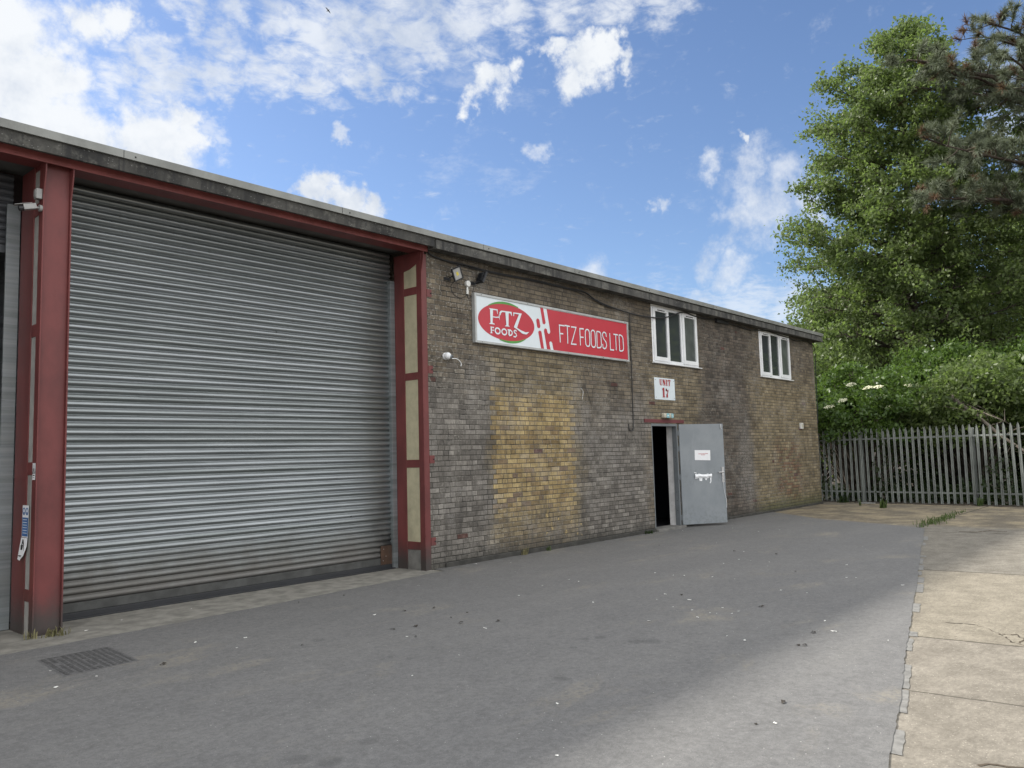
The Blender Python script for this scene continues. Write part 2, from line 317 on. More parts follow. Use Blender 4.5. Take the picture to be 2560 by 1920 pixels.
M['kerbstrip']=simple('pale_edging_concrete',(.175,.170,.158),.85,0,.22,14.,.5,.2)
M['white']=simple('white_upvc',(.74,.75,.76),.35,0,.05,4.); M['whitebox']=simple('white_plastic',(.66,.66,.63),.4,0,.08,9.)
M['glass']=simple('dark_window_glass',(.042,.049,.052),.03,0,.05,2.,0,0,.6); M['glass_blind']=simple('window_glass_before_blind',(.092,.103,.098),.06,0,.2,3.,0,0,.6)
M['black']=simple('black_plastic',(.018,.018,.020),.5); M['blackmetal']=simple('black_lamp_housing',(.022,.023,.026),.45,.2)
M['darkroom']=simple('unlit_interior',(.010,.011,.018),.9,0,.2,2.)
M['plaster']=simple('white_plaster_reveal',(.66,.65,.64),.8,0,.12,6.,.2,.25)
M['door']=door_material(); M['doorframe']=simple('grey_door_frame',(.17,.185,.195),.5,.1,.1,6.,0,.2)
M['steel']=simple('brushed_steel',(.45,.45,.45),.3,.8,.1,9.); M['paper']=simple('white_paper',(.78,.78,.79),.7,0,.03,20.); M['tape']=simple('white_tape',(.82,.83,.84),.45,0,.06,30.,.5)
M['ink']=simple('black_ink',(.02,.02,.02),.7); M['rust']=simple('rusty_steel',(.072,.040,.025),.75,.1,.3,11.,.3,.25); M['rubber']=simple('black_rubber',(.02,.021,.024),.6)
M['signwhite']=simple('sign_white',(.66,.72,.75),.35,0,.03,3.); M['signred']=simple('sign_red',(.46,.028,.045),.38,0,.05,2.,0,.04); M['signgreen']=simple('sign_green',(.075,.27,.05),.4); M['signframe']=simple('sign_frame_aluminium',(.42,.43,.42),.45,.35,.1,6.,0,.15)
M['unitred']=simple('unit_sign_red',(.38,.035,.04),.45); M['blue']=simple('safety_blue',(.03,.13,.36),.4); M['amber']=simple('led_amber',(.60,.50,.06),.4); M['lampglass']=simple('lamp_glass',(.36,.36,.35),.15,0,.1,12.)
M['cyan']=simple('exit_panel',(.16,.42,.48),.35); M['diffuser']=simple('ivory_diffuser',(.48,.45,.36),.35,0,.1,30.)
M['cctvgrey']=simple('weathered_camera_white',(.30,.30,.29),.5,0,.12,12.,0,.3)
M['card']=simple('brown_cardboard',(.34,.235,.13),.8,0,.1,5.,0,.1); M['wood']=simple('pallet_wood',(.20,.145,.09),.8,0,.25,6.,.3)
M['soil']=simple('leaf_litter_soil',(.055,.042,.028),.95,0,.45,5.,.8); M['fence']=simple('galvanised_fence',(.178,.192,.178),.55,.2,.25,2.2,.1,.30)
M['fencelow']=M['fence']; M['scrap']=simple('pale_litter',(.70,.69,.65),.7,0,.1,50.); M['leafdead']=simple('dead_leaf',(.030,.024,.018),.8,0,.3,50.)
M['rail']=simple('grimy_bottom_rail',(.072,.073,.070),.65,.3,.3,5.,.1,.4)
M['soffit']=simple('dark_soffit',(.050,.034,.034),.7,0,.3,4.,0,.3)  # dark maroon-grey, uneven in tone
M['roof']=simple('felt_roof',(.12,.12,.115),.9,0,.2,2.,.3)
M['leaf']=leaf_material('broadleaf_foliage',(.044,.074,.022),(.165,.205,.078),(.22,.32,.075),.46,.42)
M['leaf2']=leaf_material('distant_foliage',(.040,.066,.018),(.085,.118,.030),(.12,.19,.03),.5,.32)
M['elder']=leaf_material('elder_foliage',(.036,.075,.018),(.098,.150,.034),(.15,.26,.04),.40,.34)
M['bramble']=leaf_material('bramble_foliage',(.012,.026,.009),(.040,.062,.018),(.05,.09,.018),.5,.3)  # dark-leaved growth; shade behind the fence is put into these low colours
M['pine']=leaf_material('pine_needles',(.085,.108,.072),(.205,.232,.150),(.11,.13,.06),.5,.18); M['pinebrown']=leaf_material('brown_pine_needles',(.10,.062,.036),(.20,.125,.075),(.15,.09,.05),.7,.2)
M['spruce']=leaf_material('fresh_conifer_shoots',(.10,.14,.03),(.24,.29,.07),(.25,.33,.06),.5,.3); M['grassm']=leaf_material('rough_grass',(.040,.070,.018),(.100,.140,.040),(.10,.16,.035),.6,.3); M['drygrass']=leaf_material('dry_grass',(.12,.12,.05),(.26,.23,.12),(.2,.19,.09),.7,.25)
M['flower']=simple('cream_blossom',(.72,.70,.50),.8,0,.1,40.)
M['bark']=bark_material('grey_brown_bark',(.040,.033,.027),(.105,.09,.072)); M['pinebark']=bark_material('pine_bark',(.032,.025,.021),(.085,.066,.052)); M['deadwood']=bark_material('dead_wood',(.09,.075,.06),(.20,.175,.145))
SKY_TINT=(1.0,1.07,1.22); REAR_FILL=16.; SUN_E=4.8; EXPO=0.43
# ------------------------------------------------------------------ camera
yaw,pit,rol=0.8533622,0.0896635,-0.0272639
f_=Vector((math.sin(yaw)*math.cos(pit),math.cos(yaw)*math.cos(pit),math.sin(pit))); r_=Vector((math.cos(yaw),-math.sin(yaw),0)); u_=r_.cross(f_)
r2=r_*math.cos(rol)+u_*math.sin(rol); u2=u_*math.cos(rol)-r_*math.sin(rol)
cam=bpy.data.cameras.new('camera'); co=bpy.data.objects.new('camera',cam); COL.objects.link(co)
co.matrix_world=Matrix(((r2.x,u2.x,-f_.x,-7.66714),(r2.y,u2.y,-f_.y,-8.29472),(r2.z,u2.z,-f_.z,1.54642),(0,0,0,1)))
cam.sensor_width=36; cam.sensor_fit='HORIZONTAL'; cam.lens=28.125; cam.clip_end=2000; cam.clip_start=.05
scene.camera=co

# ------------------------------------------------------------------ ground
b=MB(); b.quad((-300,-300,-.03),(500,-300,-.03),(500,500,-.03),(-300,500,-.03)); tag(b.build('ground',M['soil']),None,kind='structure')
b=MB(); b.poly([(-40,-45,0),(13.6,-15.5,0),(15.03,-4.72,0),(15.80,.42,0),(16.0,1.6,0),(15.5,3,0),(-40,3,0)]); yard=b.build('concrete_yard',[M['yard'],M['ink']]); tag(yard,None,kind='structure')
# tarmac sheet with a broken edge
rt=random.Random(3); edge=[]
def ytar(x): return -4.13+(x-8.61)*.2365
x=-26.
while x<8.6:
    edge.append((x,ytar(x)+rt.uniform(-.005,.005)+.008*math.sin(x*2.1)*math.sin(x*.77)+(.012 if rt.random()<.07 else 0))); x+=rt.uniform(.025,.11)
far=[(8.61,-4.13),(9.2,-3.22),(9.91,-1.69),(10.64,-.91),(11.26,-.14),(11.5,.05)]
fe=[]
for (a0,b0),(a1,b1) in zip(far,far[1:]):
    for k in range(14): t=k/14; fe.append((a0+(a1-a0)*t+rt.uniform(-.02,.02),b0+(b1-b0)*t+rt.uniform(-.02,.02)))
pts=edge+fe+[(11.5,.05),(.1,.05),(.05,-.24)]
x=0.0
ap=[]
while x>-26: ap.append((x,-.24-.29*min(1,max(0,-x/4.2))+rt.uniform(-.012,.012))); x-=.12
pts+=ap+[(-26,-.5)]
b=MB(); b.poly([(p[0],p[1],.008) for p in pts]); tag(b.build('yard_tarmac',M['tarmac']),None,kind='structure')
# pale concrete edging strip, broken, beside the tarmac
b=MB(); x=-9.
while x<7.2:
    L=rt.uniform(.12,.62)
    if rt.random()<.62:
        w=rt.uniform(.035,.075); n=max(3,int(L/.05)); up=[];dn=[]
        for k in range(n+1):
            xx=x+L*k/n; up.append((xx,ytar(xx)+.01,.004)); dn.append((xx,ytar(xx)-w+rt.uniform(-.006,.006),.004))
        b.poly(up+dn[::-1])
    x+=L+rt.uniform(.02,.2)
tag(b.build('edging_strip',M['kerbstrip']),None,kind='structure')
b=MB(); b.box(-15,.04,-.6,.95,-.02,.005); tag(b.build('concrete_apron',M['apron']),None,kind='structure')
# cracks in the old slab
b=MB()
for path in ([(.15,-6.39),(.19,-6.59),(.09,-6.74),(-.1,-6.87),(-.27,-6.95),(-.37,-7.01),(-.45,-7.12),(-.5,-7.6)],[(-.1,-6.87),(-.05,-6.98),(-.22,-7.06),(-.37,-7.01)],[(8.18,-5.3),(8.25,-5.42),(8.32,-5.5),(8.43,-5.63)],[(-3.2,-7.3),(-3.05,-7.6),(-3.2,-8.)]):
    P=[]
    for (a0,b0),(a1,b1) in zip(path,path[1:]):
        for k in range(6): t=k/6; P.append((a0+(a1-a0)*t+rt.uniform(-.018,.018),b0+(b1-b0)*t+rt.uniform(-.018,.018)))
    w=[rt.uniform(.003,.010) for _ in P]
    for i in range(len(P)-1):
        b.quad((P[i][0]-w[i],P[i][1]-w[i],.003),(P[i+1][0]-w[i+1],P[i+1][1]-w[i+1],.003),(P[i+1][0]+w[i+1],P[i+1][1]+w[i+1],.003),(P[i][0]+w[i],P[i][1]+w[i],.003))
tag(b.build('yard_cracks',M['soil']),None,kind='structure')

# soil and leaf crumbs lying along the foot of the fence
b=MB(); A=[];B2=[]
for k in range(90):
    t=k/89; x=15.78-.75*t*1.95; y=.42-5.05*t*1.95
    A.append((x+.25,y-.03,.006)); B2.append((x-.10-.22*abs(math.sin(k*.7)*math.sin(k*.23+1))-rt.uniform(0,.12),y+rt.uniform(-.03,.03),.006))
for k in range(89): b.quad(A[k],A[k+1],B2[k+1],B2[k])
tag(b.build('soil_strip',M['soil']),None,kind='structure')

# ------------------------------------------------------------------ the industrial unit
W=thing('industrial_unit','long flat-roofed brick industrial unit with maroon steel columns and grey roller shutter','building')
XL=-10.2; XR=14.74; YB=22.; ZT=4.64
# brick wall with openings
ops=[(6.13,8.01,3.34,4.53),(11.18,13.06,3.34,4.53),(5.96,6.97,0.,2.11)]
xs=sorted({.04,XR,*[o[0] for o in ops],*[o[1] for o in ops]}); zs=sorted({-.02,ZT,*[o[2] for o in ops],*[o[3] for o in ops]})
b=MB()
for i in range(len(xs)-1):
    for j in range(len(zs)-1):
        cx=(xs[i]+xs[i+1])/2; cz=(zs[j]+zs[j+1])/2
        if any(o[0]<cx<o[1] and o[2]<cz<o[3] for o in ops): continue
        b.quad((xs[i],0,zs[j]),(xs[i+1],0,zs[j]),(xs[i+1],0,zs[j+1]),(xs[i],0,zs[j+1]))
for o in ops:
    x0,x1,z0,z1=o; d=.24
    b.quad((x0,0,z0),(x0,d,z0),(x0,d,z1),(x0,0,z1)); b.quad((x1,0,z0),(x1,0,z1),(x1,d,z1),(x1,d,z0)); b.quad((x0,0,z1),(x0,d,z1),(x1,d,z1),(x1,0,z1)); b.quad((x0,0,z0),(x1,0,z0),(x1,d,z0),(x0,d,z0))
b.quad((XR,0,-.02),(XR,YB,-.02),(XR,YB,ZT),(XR,0,ZT)); b.quad((XR,YB,-.02),(XL,YB,-.02),(XL,YB,ZT),(XR,YB,ZT)); b.quad((XL,YB,-.02),(XL,0,-.02),(XL,0,ZT),(XL,YB,ZT))
b.quad((.04,0,-.02),(.04,0,ZT),(.04,.9,ZT),(.04,.9,-.02))
b.quad((XL,0,-.02),(XL+.3,0,-.02),(XL+.3,0,ZT),(XL,0,ZT)); b.quad((XL+.3,0,-.02),(XL+.3,.9,-.02),(XL+.3,.9,ZT),(XL+.3,0,ZT))
b.recalc=False; b.build('brick_wall',M['brick'],W)
# projecting plinth lip along the base of the brickwork
b=MB(); b.box(.30,5.94,-.035,0,-.02,.075); b.box(7.0,XR+.03,-.03,0,-.02,.055); b.build('plinth',simple('sooty_plinth',(.045,.043,.038),.95,0,.35,8.,.5),W,bevel=.01)
# roof
b=MB(); b.box(XL-.15,14.93,-.17,YB+.15,4.60,4.700); b.build('roof',M['roof'],W)
b=MB(); b.box(XL-.17,.020,-.205,-.172,4.525,4.652); b.box(XL-.19,XL-.152,-.172,YB,4.525,4.652)
for xj in (-4.79,-2.4): b.box(xj,xj+.008,-.207,-.204,4.527,4.650,1)
b.build('concrete_fascia',[M['fascia'],M['ink']],W,bevel=.004)
b=MB(); b.box(.040,14.93,-.212,-.172,4.508,4.636); b.box(14.93,14.965,-.212,YB,4.508,4.636); b.box(.02,14.93,-.172,-.01,4.515,4.56)
for xj in (2.35,4.88,9.62,12.1): b.box(xj,xj+.007,-.2145,-.211,4.510,4.634,1)
f2=b.build('concrete_fascia',[M['fascia2'],M['ink']],W,bevel=.005); f2['label']='paler stained fascia above the brickwork'
b=MB(); b.box(XL-.2,14.985,-.232,-.10,4.655,4.738); b.box(14.94,14.985,-.10,YB+.1,4.655,4.738)
for xj in (-4.3,-1.6,1.0,3.3,5.6,8.4,11.3,13.7): b.box(xj,xj+.006,-.2345,-.231,4.657,4.736,1); b.ball((xj+.12,-.233,4.69),.010,6,4,1)
b.build('roof_trim',[M['trim'],M['ink']],W,bevel=.004)
# steel beam over the shutter bays + soffit
b=MB(); b.box(XL+.3,.012,-.065,-.05,4.478,4.575); b.build('steel_beam',M['redbeam'],W)
b=MB(); b.box(XL+.3,.012,-.049,.24,4.503,4.515); b.build('soffit',M['red'],W)
b=MB(); b.box(XL+.3,.03,.14,.15,4.515,4.60); b.box(XL+.3,.03,.86,.90,4.2,4.60); b.build('shutter_hood',M['soffit'],W)

def column(x0,x1,both):
    # front channel with flanges, laced rear leg and infill boards on the jamb
    b=MB(); b.box(x0+.014,x1-(.014 if both else .0),.035,.565,0,4.505)
    b.box(x0,x0+.014,0,.105,0,4.505)
    if both: b.box(x1-.014,x1,0,.105,0,4.505)
    else: b.box(x0+.014,x1,.0,.035,0,4.46)
    b.box(x0-.002,x0+.014,.375 if not both else .235,.58,0,4.505)
    for (xa,xb) in ([(x0,x0+.014)]+([(x1-.014,x1)] if both else [])):
        b.prism([(xa,0.,4.18),(xa,-.028,4.30),(xa,-.048,4.40),(xa,-.052,4.478),(xa,.0,4.478)],(xb-xa,0,0))
    if not both:   # curved haunch below the beam on the jamb
        b.prism([(x0-.004,.0,4.37),(x0-.004,.06,4.345),(x0-.004,.14,4.305),(x0-.004,.25,4.265),(x0-.004,.38,4.245),(x0-.004,.58,4.24),(x0-.004,.58,4.50),(x0-.004,.0,4.50)],(.012,0,0))
    c=b.build('steel_column',M['red'],W,bevel=.003)
    if not both: b.recalc=True
    ya,yb=(.105,.375) if not both else (.105,.235)
    zb=[(.28,.39),(1.42,1.53),(2.66,2.765),(3.885,3.995)] if not both else [(.315,.425),(1.49,1.61),(2.81,2.93),(4.0,4.12)]
    for z0,z1 in zb:
        q=MB(); q.box(x0,x0+.013,ya,yb,z0,z1); q.build('batten',M['red'],c,bevel=.002)
    z=0.
    for i,(z0,z1) in enumerate(zb+[(4.45,4.45)]):
        q=MB(); q.box(x0+.0075,x0+.0135,ya,yb,z,z0)
        o=q.build('infill_panel',M['cream'] if (not both and i) else (M['greyboard'] if both else M['concrete']),c)
        if not both and not i: o['label']='bare grey lowest panel'
        z=z1
    return c
c1=column(-4.95,-4.69,True); column(-9.90,-9.64,True)
c2=column(-.062,.040,False)
for z in (.39,1.53,2.80,3.90):
    q=MB(); q.box(.040,.13,-.006,.0,z-.055,z+.055); q.tube([(.112,-.006,z),(.112,-.016,z)],.010,6,1); q.build('fixing_lug',[M['red'],M['ink']],c2)

# roller shutter
def curtain(x0,x1,y,z0,z1,name,mat):
    b=MB(); P=.0745; n=int((z1-z0)/P); prof=[]
    for i in range(n):
        zz=z0+i*P
        for t,dy in ((0.,.008),(.045,.022),(.09,.004),(.20,-.008),(.38,-.015),(.56,-.015),(.74,-.008),(.90,.004),(.965,.009)):
            prof.append((zz+t*P,y+dy))
    nx=9; vs=[]
    for z,yy in prof:
        for k in range(nx): vs.append((x0+(x1-x0)*k/(nx-1),yy,z))
    fs=[]
    for i in range(len(prof)-1):
        for k in range(nx-1): fs.append((i*nx+k,i*nx+k+1,(i+1)*nx+k+1,(i+1)*nx+k))
    b.recalc=False; b.add(vs,fs); return b.build(name,mat,W,smooth=True)
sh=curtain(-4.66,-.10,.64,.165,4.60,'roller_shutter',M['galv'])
q=MB(); q.box(-4.62,-.155,.622,.66,.075,.168); q.build('bottom_rail',M['rail'],sh,bevel=.003)
q=MB(); q.box(-4.62,-.155,.60,.67,.012,.074); q.box(-4.66,-.12,.565,.60,.004,.022); q.build('rubber_seal',M['rubber'],sh,bevel=.006)
for xa,xb in ((-4.688,-4.625),(-.148,-.066)):
    q=MB(); q.box(xa,xb,.575,.60,.01,4.14); q.box(xa,xa+.008 if xa<-1 else xa+.006,.60,.72,.01,4.14); q.build('guide_rail',M['galv_plain'],sh,bevel=.002)
q=MB(); q.box(-.35,-.150,.612,.619,.075,.335)
for xx,zz in ((-.30,.29),(-.26,.19),(-.31,.13)): q.ball((xx,.611,zz),.006,6,4,1)
pl=q.build('patch_plate',[M['rust'],M['steel']],sh); pl['label']='rusty brown steel patch plate'
# neighbouring bay: shutter rolled part way up, dark interior with profiled partition
s2=curtain(-9.62,-4.99,.72,3.80,4.60,'roller_shutter',M['dark_sheet']); s2['label']='neighbouring shutter rolled most of the way up'
q=MB(); q.box(-9.6,-5.02,.70,.75,3.72,3.80); q.build('bottom_rail',M['dark_sheet'],s2)
q=MB(); q.box(-5.075,-4.955,.60,.63,.01,4.20); q.box(-4.985,-4.955,.63,.86,.01,4.20); q.build('guide_rail',M['galv_plain'],s2,bevel=.002)
q=MB(); q.box(-9.64,-9.54,.60,.63,.01,4.20); q.build('guide_rail',M['galv_plain'],s2,bevel=.002)
b=MB(); zz=0.; prof=[]
while zz<4.4: prof+= [(zz,0),(zz+.10,0),(zz+.125,.03),(zz+.20,.03),(zz+.225,0)]; zz+=.25
vs=[];fs=[]
for z,dx in prof: vs+=[(-4.80-dx,.66,z),(-4.80-dx,12.,z)]
for i in range(len(prof)-1): fs.append((2*i,2*i+1,2*i+3,2*i+2))
b.recalc=False; b.add(vs,fs); b.build('partition_wall',M['dark_sheet'],W)
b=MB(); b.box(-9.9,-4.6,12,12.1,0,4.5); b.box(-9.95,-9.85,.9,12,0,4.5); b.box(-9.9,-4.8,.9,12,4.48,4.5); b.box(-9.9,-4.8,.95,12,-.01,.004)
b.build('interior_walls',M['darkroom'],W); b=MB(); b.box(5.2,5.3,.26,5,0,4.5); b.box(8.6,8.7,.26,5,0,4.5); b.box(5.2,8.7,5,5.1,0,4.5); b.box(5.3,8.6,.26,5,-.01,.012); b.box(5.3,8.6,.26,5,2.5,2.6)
b.build('interior_walls',M['darkroom'],W)

# windows
def window(dx):
    f=MB(); X=lambda v:v+dx
    y0,y1=-.004,.07
    f.box(X(6.13),X(6.185),y0,y1,3.345,4.475); f.box(X(7.955),X(8.01),y0,y1,3.345,4.475); f.box(X(6.185),X(7.955),y0,y1,3.345,3.405); f.box(X(6.185),X(7.955),y0,y1,4.430,4.475)
    f.box(X(6.765),X(6.79),y0,y1,3.405,4.430); f.box(X(7.300),X(7.365),y0,y1,3.405,4.430)
    w=f.build('window',M['white'],W,bevel=.004)
    for i,(a,c) in enumerate(((6.170,6.780),(7.350,7.975))):
        s=MB(); ya,yb=-.026,.03; z0,z1=3.375,4.452; t=.082
        s.box(X(a),X(a+t),ya,yb,z0,z1); s.box(X(c-t),X(c),ya,yb,z0,z1); s.box(X(a+t),X(c-t),ya,yb,z0,z0+t); s.box(X(a+t),X(c-t),ya,yb,z1-t+.01,z1)
        s.box(X(a+.16),X(c-.16),ya-.006,ya,z1-.052,z1-.034,1)
        s.build('sash',[M['white'],M['ink']],w,bevel=.004)
        p=MB(); p.box(X(a+t-.005),X(c-t+.005),.0,.012,z0+t-.005,z1-t+.015); p.build('pane',M['glass'] if i==0 else M['glass_blind'],w)
    p=MB(); p.box(X(6.785),X(7.305),.02,.032,3.40,4.434); p.build('pane',M['glass'],w)
    h=MB(); h.box(X(6.715),X(6.728),.035,.05,3.75,3.92); h.build('handle',M['white'],w)
    s=MB(); s.prism([(X(6.11),-.055,3.318),(X(6.11),-.055,3.333),(X(6.11),.03,3.344),(X(6.11),.03,3.318)],(1.97,0,0)); s.build('sill',M['white'],w,bevel=.002)
    s=MB(); s.box(X(6.13),X(8.01),-.002,.07,4.477,4.513); s.build('head_board',M['whitebox'],w)
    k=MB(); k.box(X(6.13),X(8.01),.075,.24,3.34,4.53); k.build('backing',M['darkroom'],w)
window(0); window(5.05)

# doorway
b=MB(); b.box(5.962,5.99,.0,.09,.055,2.108); b.box(6.925,6.968,.0,.10,.055,2.108); b.box(5.99,6.925,.0,.09,2.06,2.108)
for z in (.35,.55,.72,1.35,1.42,1.62): b.ball((6.924,.05,z),.008,6,4,1,(.3,1,1))
b.build('door_frame',[M['doorframe'],M['ink']],W,bevel=.002)
b=MB(); b.box(6.945,6.969,.10,.245,.05,2.11); b.build('door_reveal',M['plaster'],W)
b=MB(); b.box(5.93,7.0,-.10,.25,-.01,.052); b.build('threshold',M['concrete'],W,bevel=.008)
b=MB(); b.box(5.70,7.24,-.014,.06,2.125,2.195); b.build('door_lintel',M['red2'],W,bevel=.003)
H=Vector((6.985,-.028,0)); E=Vector((7.845,-.55,0)); ux=(E-H).normalized(); un=Vector((ux.y,-ux.x,0))  # un faces the yard
def leafbox(q,a,c,n0,n1,z0,z1,mi=0):
    P=[H+ux*a+un*n0,H+ux*c+un*n0,H+ux*c+un*n1,H+ux*a+un*n1]
    q.add([(p.x,p.y,z0) for p in P]+[(p.x,p.y,z1) for p in P],[(0,3,2,1),(4,5,6,7),(0,1,5,4),(1,2,6,5),(2,3,7,6),(3,0,4,7)],mi)
def leafpt(a,n,z): p=H+ux*a+un*n; return (p.x,p.y,z)
q=MB(); leafbox(q,.0,1.035,-.05,0.,.055,2.10); leafbox(q,.0,.02,.0,.006,.06,2.095); dl=q.build('door',M['door'],W,bevel=.003); dl['label']='grey steel door standing wide open'
q=MB(); leafbox(q,.950,1.003,.0,.014,.885,1.20); leafbox(q,.96,.995,.012,.02,1.0,1.02); q.tube([leafpt(.978,.01,1.095),leafpt(.978,.05,1.095),leafpt(.965,.058,1.095),leafpt(.845,.058,1.09)],.014,8)
q.build('handle',M['steel'],dl,smooth=False)
q=MB(); leafbox(q,.965,.985,.0,.02,1.985,2.085); q.build('catch',M['steel'],dl,bevel=.003)
for z in (.20,1.02,1.60,1.92):
    q=MB(); q.tube([(6.975,-.012,z-.055),(6.975,-.012,z+.055)],.012,8); q.box(6.925,6.975,-.004,.0,z-.05,z+.05); q.build('hinge',M['doorframe'],dl)
# ------------------------------------------------------------------ company sign
LOGO=[[(1.298,3.81),(1.367,3.811),(1.348,3.594),(1.303,3.594)],[(1.269,3.579),(1.306,3.599),(1.348,3.599),(1.396,3.589),(1.395,3.577),(1.269,3.575)],[(1.272,3.82),(1.468,3.824),(1.468,3.805),(1.3,3.801)],[(1.447,3.819),(1.471,3.823),(1.473,3.747),(1.46,3.757)],[(1.357,3.701),(1.429,3.702),(1.499,3.714),(1.498,3.695),(1.428,3.685),(1.357,3.686)],[(1.495,3.742),(1.514,3.752),(1.51,3.656),(1.498,3.688)],[(1.529,3.801),(1.554,3.815),(1.799,3.822),(1.806,3.76),(1.785,3.765),(1.772,3.795),(1.58,3.796),(1.546,3.771),(1.535,3.736),(1.514,3.744),(1.509,3.776)],[(1.649,3.797),(1.728,3.799),(1.716,3.592),(1.665,3.592)],[(1.63,3.579),(1.665,3.598),(1.716,3.597),(1.739,3.586),(1.739,3.578),(1.63,3.574)],[(1.84,3.82),(2.049,3.825),(2.033,3.8),(1.864,3.804),(1.855,3.764),(1.838,3.759)],[(1.977,3.806),(2.041,3.817),(1.917,3.576),(1.84,3.58)],[(1.84,3.58),(1.917,3.581),(2.015,3.549),(2.129,3.527),(2.217,3.541),(2.157,3.497),(2.113,3.493),(2.042,3.5),(1.93,3.55)]]
FOOD=[[(1.301,3.533),(1.333,3.532),(1.327,3.439),(1.303,3.439)],[(1.284,3.432),(1.342,3.436),(1.343,3.447),(1.285,3.441)],[(1.288,3.536),(1.376,3.537),(1.375,3.511),(1.356,3.522),(1.304,3.527)],[(1.329,3.49),(1.361,3.49),(1.375,3.502),(1.378,3.471),(1.361,3.477),(1.328,3.478)],[(1.713,3.52),(1.745,3.522),(1.741,3.44),(1.71,3.44)]]
BOWL=[(1.692,3.524),(1.761,3.525),(1.795,3.504),(1.801,3.481),(1.783,3.452),(1.73,3.435)]
ESS=[(1.908,3.524),(1.873,3.536),(1.845,3.518),(1.858,3.494),(1.892,3.481),(1.905,3.454),(1.876,3.428),(1.827,3.433)]
RED=[[(2.701,3.979),(5.122,3.985),(5.128,3.300),(2.856,3.301),(2.822,3.42),(2.804,3.434),(2.786,3.44),(2.766,3.434),(2.749,3.419),(2.752,3.386),(2.776,3.300),(2.68,3.300),(2.612,3.595),(2.624,3.632),(2.640,3.643),(2.656,3.647),(2.676,3.643),(2.691,3.632),(2.705,3.584),(2.73,3.565),(2.75,3.566),(2.767,3.574),(2.781,3.603)],[(2.53,3.984),(2.608,3.984),(2.663,3.748),(2.659,3.733),(2.649,3.723),(2.632,3.714),(2.615,3.713),(2.597,3.716),(2.585,3.723)],[(2.462,3.564),(2.474,3.585),(2.494,3.593),(2.514,3.594),(2.532,3.59),(2.545,3.578),(2.549,3.564),(2.6,3.300),(2.523,3.300)]]
TEXT=[[(3.176,3.743),(3.031,3.741),(3.043,3.445)],[(3.032,3.598),(3.132,3.601)],[(3.179,3.752),(3.327,3.749)],[(3.253,3.75),(3.252,3.443)],[(3.357,3.745),(3.503,3.75),(3.352,3.446),(3.502,3.45)],[(3.729,3.746),(3.612,3.741),(3.615,3.444)],[(3.612,3.592),(3.715,3.594)],[(3.771,3.514),(3.769,3.659),(3.778,3.711),(3.798,3.738),(3.828,3.748),(3.858,3.745),(3.88,3.731),(3.895,3.692),(3.9,3.536),(3.895,3.484),(3.875,3.455),(3.845,3.446),(3.813,3.448),(3.793,3.458),(3.776,3.483),(3.771,3.514)],[(3.942,3.514),(3.941,3.66),(3.949,3.713),(3.970,3.74),(4.001,3.75),(4.032,3.747),(4.054,3.733),(4.069,3.693),(4.074,3.536),(4.068,3.483),(4.048,3.454),(4.018,3.445),(3.985,3.447),(3.965,3.457),(3.947,3.483),(3.942,3.514)],[(4.124,3.741),(4.12,3.446)],[(4.124,3.741),(4.193,3.742),(4.230,3.733),(4.249,3.70),(4.255,3.515),(4.245,3.475),(4.211,3.452),(4.12,3.446)],[(4.421,3.669),(4.412,3.732),(4.367,3.751),(4.325,3.743),(4.303,3.715),(4.299,3.684),(4.332,3.628),(4.402,3.571),(4.42,3.514),(4.395,3.463),(4.347,3.444),(4.302,3.461),(4.294,3.529)],[(4.535,3.75),(4.539,3.443),(4.656,3.445)],[(4.653,3.742),(4.801,3.743)],[(4.728,3.741),(4.727,3.445)],[(4.84,3.747),(4.842,3.447)],[(4.84,3.747),(4.90,3.746),(4.945,3.73),(4.968,3.69),(4.976,3.512),(4.963,3.472),(4.926,3.450),(4.842,3.447)]]
S=thing('company_sign','long red and white shop sign with an oval logo, mounted high on the brick wall','sign')
q=MB(); x0,x1,z0,z1=.955,5.165,3.262,4.022; t=.036
q.box(x0,x0+t,-.072,-.004,z0,z1); q.box(x1-t,x1,-.072,-.004,z0,z1); q.box(x0+t,x1-t,-.072,-.004,z0,z0+t); q.box(x0+t,x1-t,-.072,-.004,z1-t,z1)
for xx in (1.10,2.2,3.25,4.3,5.05):
    for zz in (z0+.018,z1-.018): q.ball((xx,-.0725,zz),.007,6,4,1)
q.build('frame',[M['signframe'],M['ink']],S,bevel=.003)
q=MB(); q.box(x0+t,x1-t,-.060,-.01,z0+t,z1-t); q.build('panel',M['signwhite'],S)
def flat(polys,y,name,mat,parent,rib=()):
    q=MB(); k=0
    for P in polys: q.poly([(a,y-.0004*k,c) for a,c in P]); k+=1
    for P,w in rib: q.ribbon(P,w,y-.0004*k); k+=1
    return q.build(name,mat,parent)
capsule=[]
for i in range(13):
    w=math.pi*i/12; capsule.append((2.461+.043*math.cos(w)-0.0,3.752+.040*math.sin(w)))
for i in range(13):
    w=math.pi+math.pi*i/12; capsule.append((2.477+.043*math.cos(w),3.672+.040*math.sin(w)))
flat(RED+[capsule],-.0612,'red_field',M['signred'],S)
EC=(1.697,3.640,.668,.292)
oval=[(EC[0]+EC[2]*math.cos(i*math.pi/40),EC[1]+EC[3]*math.sin(i*math.pi/40)) for i in range(80)]
flat([oval],-.0612,'logo_oval',M['signred'],S)
